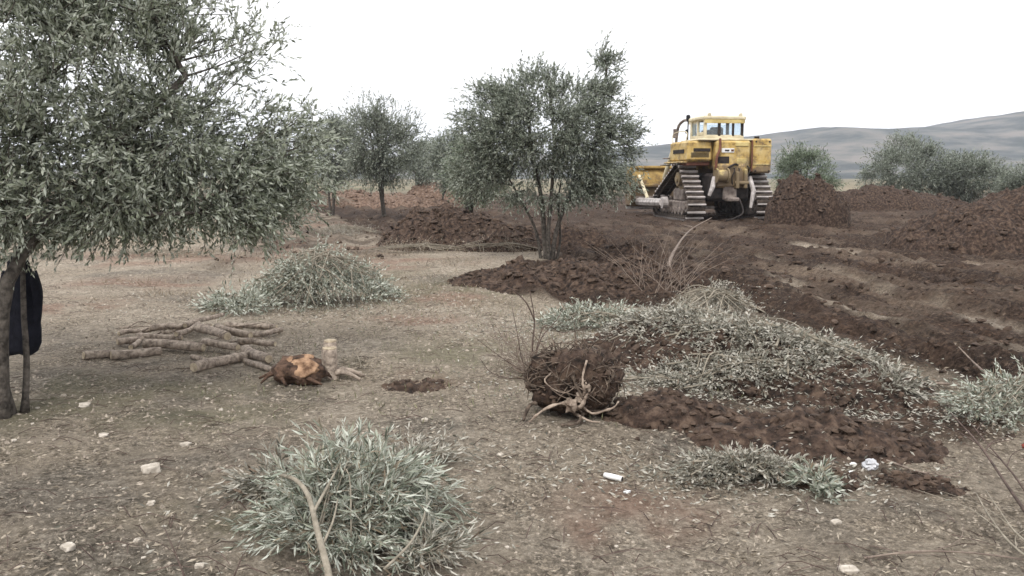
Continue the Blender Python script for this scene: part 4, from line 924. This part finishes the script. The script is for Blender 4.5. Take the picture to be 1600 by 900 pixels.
m_ = MB(); tube(m_, curve([jp(12, 425), jp(6, 460), jp(9, 500), jp(14, 530)], 14), np.linspace(.042, .03, 13), 10, jit=.18); m_.build('sleeve', M['navy'], o, smooth=True)
m_ = MB(); tube(m_, curve([jp(14, 412), jp(28, 402), jp(42, 412), jp(30, 424)], 10), .022, 8, jit=.2); m_.build('collar', M['navy'], o, smooth=True)

# ------------------------------------------------------------------ bulldozer
def dozer():
    Yd = 33.5; px = 1110; x = (px - 800) / F * Yd
    root = empty('bulldozer', (x, Yd, H(x, Yd) + .0), 'yellow crawler bulldozer seen from behind at the edge of the turned soil', 'bulldozer', rz=math.radians(8))
    def part(name, fn, m, par=root, smooth=False, label=None):
        mb = MB(); fn(mb); ob = mb.build(name, M[m], par, smooth)
        if label: ob['label'] = label
        return ob
    def B(name, c, s, m, par=root, b=.03, R=None): return part(name, lambda mb: bbox(mb, c, s, b, R), m, par)
    # tracks (elevated drive sprocket)
    circ = [(-1.55, .47, .42), (1.75, .47, .42), (-.55, 1.43, .50)]
    pts = []
    for cy, cz, r in circ:
        for k in range(48): a = k / 48 * 6.2832; pts.append((cy + r * math.cos(a), cz + r * math.sin(a)))
    pts = sorted(set(pts))
    def half(ps):
        h = []
        for p_ in ps:
            while len(h) > 1 and (h[-1][0] - h[-2][0]) * (p_[1] - h[-2][1]) - (h[-1][1] - h[-2][1]) * (p_[0] - h[-2][0]) <= 0: h.pop()
            h.append(p_)
        return h[:-1]
    hull = half(pts) + half(pts[::-1]); hull.append(hull[0]); HP = np.array(hull); seg = np.hypot(*np.diff(HP, axis=0).T); cum = np.concatenate([[0], np.cumsum(seg)])
    N = int(cum[-1] / .245); step = cum[-1] / N
    shoe_mb = MB(); bbox(shoe_mb, (0, 0, .012), (.66, step * .93, .03), .008); bbox(shoe_mb, (0, -step * .28, .065), (.66, .06, .085), .008); box(shoe_mb, (-.16, 0, -.045), (.06, step * .95, .09)); box(shoe_mb, (.16, 0, -.045), (.06, step * .95, .09))
    shoe_me = shoe_mb.mesh('track_shoe', M['shoe']); shoe_me.materials.append(mat('track_mud', (.022, .017, .014), .9, (.09, .07, .056), 6, .4, 15))
    mi = [0 if (p_.center.z > .03) else 1 for p_ in shoe_me.polygons]; shoe_me.polygons.foreach_set('material_index', mi)
    for sx in (-1, 1):
        X = sx * 1.28
        t = part('track', lambda mb: (bbox(mb, (X, .1, .47), (.34, 3.3, .34), .05), bbox(mb, (X, -.3, .85), (.26, 1.2, .5), .08)), 'mudsteel')
        for k in range(N):
            s_ = (k + .5) * step; y_ = np.interp(s_, cum, HP[:, 0]); z_ = np.interp(s_, cum, HP[:, 1]); y2 = np.interp((s_ + .05) % cum[-1], cum, HP[:, 0]); z2 = np.interp((s_ + .05) % cum[-1], cum, HP[:, 1])
            ob = bpy.data.objects.new('track_shoe', shoe_me); SC.collection.objects.link(ob); ob.parent = t; ob.location = (X, y_, z_); ob.rotation_euler = (math.atan2(z2 - z_, y2 - y_) + math.pi, 0, 0)
        for (cy, cz, r), nm in zip(circ, ('idler', 'idler', 'sprocket')):
            part(nm, lambda mb: (cyl(mb, (X, cy, cz), r - .10, .2, 'x', 24), cyl(mb, (X, cy, cz), r * .5, .5, 'x', 16), cyl(mb, (X, cy, cz), r * .25, .62, 'x', 12)), 'yellowdull' if nm == 'sprocket' else 'mudsteel', t)
        for k in range(7): part('roller', lambda mb: cyl(mb, (X, -1.0 + k * .37, .27), .13, .42, 'x', 14), 'mudsteel', t)
        B('fender', (X, -.3, 2.03), (.72, 2.2, .06), 'yellow')
    # chassis
    B('main_case', (0, -.2, 1.15), (1.5, 3.1, 1.0), 'dark', b=.1)
    B('belly_guard', (0, .8, .75), (1.2, 2.4, .3), 'dark')
    B('rear_case', (0, -1.72, 1.55), (1.15, .35, .85), 'yellow', b=.08)
    B('center_tank', (.12, -1.25, 2.28), (1.30, 1.0, 1.02), 'yellow', b=.07)
    rt = B('right_tank', (1.17, -.95, 2.25), (.70, 1.7, 1.22), 'yellow', b=.06)
    B('tank_seam', (.80, -1.76, 2.25), (.05, .04, 1.1), 'rust', b=.01)
    lt = B('left_tank', (-1.05, -.55, 2.42), (.92, 2.0, .72), 'yellow', b=.07)
    B('panel_slot', (-1.52, -.6, 2.42), (.03, 1.2, .14), 'dark', lt, b=.005)
    B('panel_slot', (-.98, -1.56, 2.46), (.62, .03, .12), 'dark', lt, b=.005)
    B('nameplate', (-.1, -1.765, 2.44), (.46, .03, .15), 'white', b=.005); B('nameplate_mark', (.06, -1.785, 2.44), (.10, .02, .07), 'rust', b=.003); B('nameplate_mark', (-.14, -1.785, 2.44), (.16, .02, .05), 'dark', b=.003)
    B('lower_skirt', (-1.05, -.55, 1.98), (.84, 1.7, .14), 'rust', b=.02)
    B('deck', (0, -.7, 2.82), (2.3, 2.0, .07), 'cream')
    part('hose', lambda mb: tube(mb, curve([(-.38, -1.72, 2.85), (-.42, -1.84, 2.5), (-.55, -1.9, 2.2), (-.6, -1.92, 1.75)], 14), .045, 8), 'rust', smooth=True)
    part('hose', lambda mb: tube(mb, curve([(.3, -1.8, 1.9), (.1, -1.95, 1.95), (-.15, -1.95, 1.8), (-.25, -1.9, 1.5)], 14), .04, 8), 'dark', smooth=True)
    part('winch_drum', lambda mb: (cyl(mb, (-.38, -1.95, 1.55), .21, .34, 'x', 20), cyl(mb, (-.58, -1.95, 1.55), .27, .05, 'x', 20), cyl(mb, (-.18, -1.95, 1.55), .27, .05, 'x', 20)), 'yellowdull')
    part('tow_bracket', lambda mb: (bbox(mb, (.18, -1.95, 1.4), (.12, .3, .6), .03), bbox(mb, (.5, -1.9, 1.45), (.12, .3, .7), .03), cyl(mb, (.34, -2.0, 1.3), .07, .5, 'x', 12)), 'yellowdull')
    part('drawbar', lambda mb: (bbox(mb, (0, -1.95, .72), (.34, .7, .14), .03), bbox(mb, (0, -1.75, .95), (.5, .2, .5), .03)), 'mudsteel')
    part('tow_arm', lambda mb: tube(mb, [(-.62, -1.85, 1.5), (-.72, -2.0, 1.15), (-.84, -2.0, .85)], [.07, .09, .06], 8), 'shoe')
    part('tow_arm', lambda mb: tube(mb, [(.72, -1.8, 1.5), (.78, -2.05, 1.0), (.62, -2.2, .42)], [.08, .09, .05], 8), 'shoe')
    for zz in (1.95, 2.6): B('tank_strap', (1.17, -1.81, zz), (.66, .025, .05), 'yellowdull', rt, b=.005)
    for xx, zz in ((.92, 2.75), (1.42, 2.75), (.92, 1.72), (1.42, 1.72)): part('bolt', lambda mb: cyl(mb, (xx, -1.815, zz), .03, .04, 'y', 8), 'dark', rt)
    part('filler_cap', lambda mb: cyl(mb, (1.2, -1.2, 2.9), .09, .12, 'z', 12), 'dark', rt)
    B('access_panel', (.45, -1.765, 1.98), (.44, .03, .36), 'yellowdull', b=.01); B('access_panel', (.42, -1.765, 2.66), (.5, .03, .14), 'yellowdull', b=.01)
    B('dark_plate', (-.25, -1.762, 1.98), (.42, .02, .5), 'dark', b=.01)  # thin near-black plate set on the rear face
    for xx in (.05, .22, .62): part('hose', lambda mb: tube(mb, curve([(xx, -1.78, 1.9), (xx + .05, -1.95, 1.75), (xx - .06, -1.98, 1.5), (xx, -1.9, 1.25)], 12), .022, 6), 'dark', smooth=True)
    part('cable', lambda mb: tube(mb, curve([(.2, -2.2, .75), (.15, -2.7, .3), (-.3, -3.1, .12), (-.8, -3.6, .06)], 14), .03, 6), 'dark', smooth=True)
    for k in range(5): B('vent_slat', (-1.05, -1.565, 2.22 + k * .035), (.66, .02, .014), 'dark', lt, b=.003)
    # hood, radiator
    B('hood', (0, 1.35, 2.0), (1.12, 2.3, 1.05), 'yellow', b=.08)
    B('radiator_guard', (0, 2.62, 1.8), (1.3, .35, 1.5), 'yellow', b=.08)
    B('engine_panel', (-.58, 1.3, 1.9), (.03, 1.6, .6), 'dark', b=.01); B('engine_panel', (.58, 1.3, 1.9), (.03, 1.6, .6), 'dark', b=.01)
    # cab
    cab = B('cab_base', (-.04, -.45, 2.93), (1.50, 1.5, .20), 'cream', b=.03)
    B('roof', (-.04, -.45, 3.78), (1.62, 1.66, .20), 'cream', cab, b=.06)
    B('roof_fascia', (-.04, -1.24, 3.62), (1.5, .06, .16), 'yellowdull', cab, b=.01)
    for xx, yy, sx_, sy_ in ((-.74, -1.15, .10, .10), (.65, -1.15, .09, .10), (-.74, .25, .1, .12), (.65, .25, .1, .12), (-.74, -.45, .08, .12), (.30, -1.17, .08, .07), (-.22, -1.17, .10, .07)):
        B('cab_post', (xx, yy, 3.34), (sx_, sy_, .74), 'cream' if xx < -.5 else 'dark', cab, b=.01)
    cab.scale.z = .80; cab.location.z = 2.93 * .20
    def pane(c, s): return B('window', c, s, 'glass', cab, b=.002)
    pane((-.48, -1.17, 3.3), (.40, .015, .54)); pane((.045, -1.17, 3.3), (.42, .015, .54)); pane((.475, -1.17, 3.3), (.26, .015, .54))
    pane((-.75, -.80, 3.32), (.015, .50, .56)); pane((-.75, -.08, 3.32), (.015, .50, .56)); pane((.66, -.45, 3.3), (.015, 1.28, .54)); pane((-.04, .27, 3.3), (1.28, .015, .54))
    B('door_lower_panel', (-.78, -.80, 3.09), (.04, .52, .14), 'cream', cab)
    B('seat', (0, -.35, 3.18), (.5, .14, .5), 'black', cab, b=.06); B('control_console', (-.42, -.5, 3.12), (.3, .5, .32), 'black', cab, b=.04)
    part('steering_lever', lambda mb: tube(mb, [(.2, .0, 3.0), (.22, .05, 3.4)], .02, 6), 'black', cab)
    part('beacon', lambda mb: (tube(mb, [(-.72, .75, 3.6), (-.72, .75, 3.66), (-.72, .75, 3.80), (-.72, .75, 3.84)], [.04, .08, .08, .04], 12), cyl(mb, (-.72, .75, 3.25), .025, .8, 'z', 8)), 'black')
    # stack and pipes left of the cab
    part('exhaust_pipe', lambda mb: tube(mb, curve([(-.35, 1.1, 2.5), (-.35, 1.1, 3.0), (-.35, 1.1, 3.45), (-.37, 1.2, 3.62), (-.40, 1.45, 3.70)], 16), .085, 12), 'dark', smooth=True)
    part('muffler', lambda mb: cyl(mb, (-.35, 1.1, 2.85), .14, .6, 'z', 16), 'rust')
    part('air_cleaner', lambda mb: (cyl(mb, (-.55, .68, 3.05), .10, .9, 'z', 14), cyl(mb, (-.55, .68, 3.56), .16, .16, 'z', 16)), 'cream')
    part('guard_loop', lambda mb: tube(mb, curve([(-.50, 1.15, 3.62), (-.60, 1.5, 3.68), (-.68, 1.95, 3.5), (-.70, 2.1, 3.1), (-.70, 2.2, 2.7), (-.68, 2.3, 2.3)], 20), [.055] * 21 if False else .055, 8), 'mudsteel', smooth=True)
    part('mirror', lambda mb: bbox(mb, (-.80, 2.05, 3.2), (.14, .06, .36), .02), 'mudsteel'); part('mirror', lambda mb: bbox(mb, (-.52, 1.45, 3.25), (.12, .05, .16), .02), 'black')
    part('work_lamp', lambda mb: (cyl(mb, (-.62, -1.22, 3.72), .06, .08, 'y', 12)), 'cream'); part('work_lamp', lambda mb: (cyl(mb, (.55, -1.22, 3.72), .06, .08, 'y', 12)), 'cream')
    part('handrail', lambda mb: tube(mb, curve([(-1.45, -1.2, 2.75), (-1.45, -1.2, 3.1), (-1.45, .2, 3.1), (-1.45, .3, 2.75)], 14), .018, 6), 'cream')
    part('step', lambda mb: (bbox(mb, (-1.5, .7, 2.2), (.3, .4, .04), .01), bbox(mb, (-1.5, 1.0, 1.95), (.3, .4, .04), .01)), 'mudsteel')
    part('lift_cylinder', lambda mb: (tube(mb, [(-.78, 2.4, 2.45), (-.85, 3.15, 1.45)], .085, 12), tube(mb, [(-.85, 3.1, 1.5), (-.88, 3.5, .95)], .045, 10)), 'cream')
    part('lift_cylinder', lambda mb: (tube(mb, [(.78, 2.4, 2.45), (.85, 3.15, 1.45)], .085, 12), tube(mb, [(.85, 3.1, 1.5), (.88, 3.5, .95)], .045, 10)), 'cream')
    # blade
    def blade(mb, w=4.5):
        prof = [(3.55 + .32 * (((k / 10) - .45) ** 2) * 3.2, .12 + 1.62 * k / 10) for k in range(11)]; V = []
        for xx in (-w / 2, w / 2):
            for yy, zz in prof: V.append((xx, yy, zz + .18))
            for yy, zz in prof[::-1]: V.append((xx, yy + .09, zz + .18))
        m_ = 22; Q = [[k, (k + 1) % m_, m_ + (k + 1) % m_, m_ + k] for k in range(m_)]
        Q2 = [[a * m_ + k, a * m_ + k + 1, a * m_ + 20 - k, a * m_ + 21 - k] for a in (0, 1) for k in range(10)]
        mb.add(V, Q=Q + Q2)
    bl = part('blade', blade, 'orangeyellow')
    B('cutting_edge', (0, 3.84, .30), (4.5, .06, .26), 'shoe', bl); B('top_rib', (0, 3.72, 1.90), (4.2, .2, .12), 'orangeyellow', bl); B('back_rib', (0, 3.48, 1.15), (4.0, .18, .14), 'orangeyellow', bl); B('back_rib', (0, 3.48, .65), (4.0, .2, .16), 'mudsteel', bl)
    B('end_plate', (-2.22, 3.6, 1.1), (.08, .62, 1.5), 'orangeyellow', bl); B('end_plate', (2.22, 3.6, 1.1), (.08, .62, 1.5), 'orangeyellow', bl)
    B('center_bracket', (0, 3.4, 1.1), (.9, .3, .9), 'orangeyellow', bl, b=.06)
    for sx in (-1, 1):
        part('push_arm', lambda mb: (tube(mb, [(sx * 1.78, .35, .55), (sx * 1.80, 1.8, .52), (sx * 1.80, 3.55, .5)], [.15, .17, .17], 8), cyl(mb, (sx * 1.72, .35, .55), .22, .2, 'x', 16)), 'shoe')
        part('tilt_brace', lambda mb: tube(mb, [(sx * 1.78, 2.3, .65), (sx * 1.80, 3.5, 1.55)], [.07, .06], 10), 'cream')
        part('track_guard', lambda mb: bbox(mb, (sx * 1.28, 2.32, .55), (.5, .08, .5), .02), 'mudsteel')
    return root
dozer()

# ------------------------------------------------------------------ haze
hz = MB(); box(hz, (0, 500, 88), (4200 + 1300, 2600 * 2 + 1100, 184)); ho = hz.build('haze', None, kind='stuff')
hm = bpy.data.materials.new('haze_air'); hm.use_nodes = True; hn = hm.node_tree; hn.nodes.clear()
pv = hn.nodes.new('ShaderNodeVolumePrincipled'); pv.inputs['Color'].default_value = (.84, .89, 1, 1); pv.inputs['Density'].default_value = .00030
oo = hn.nodes.new('ShaderNodeOutputMaterial'); hn.links.new(pv.outputs[0], oo.inputs['Volume']); ho.data.materials.append(hm)
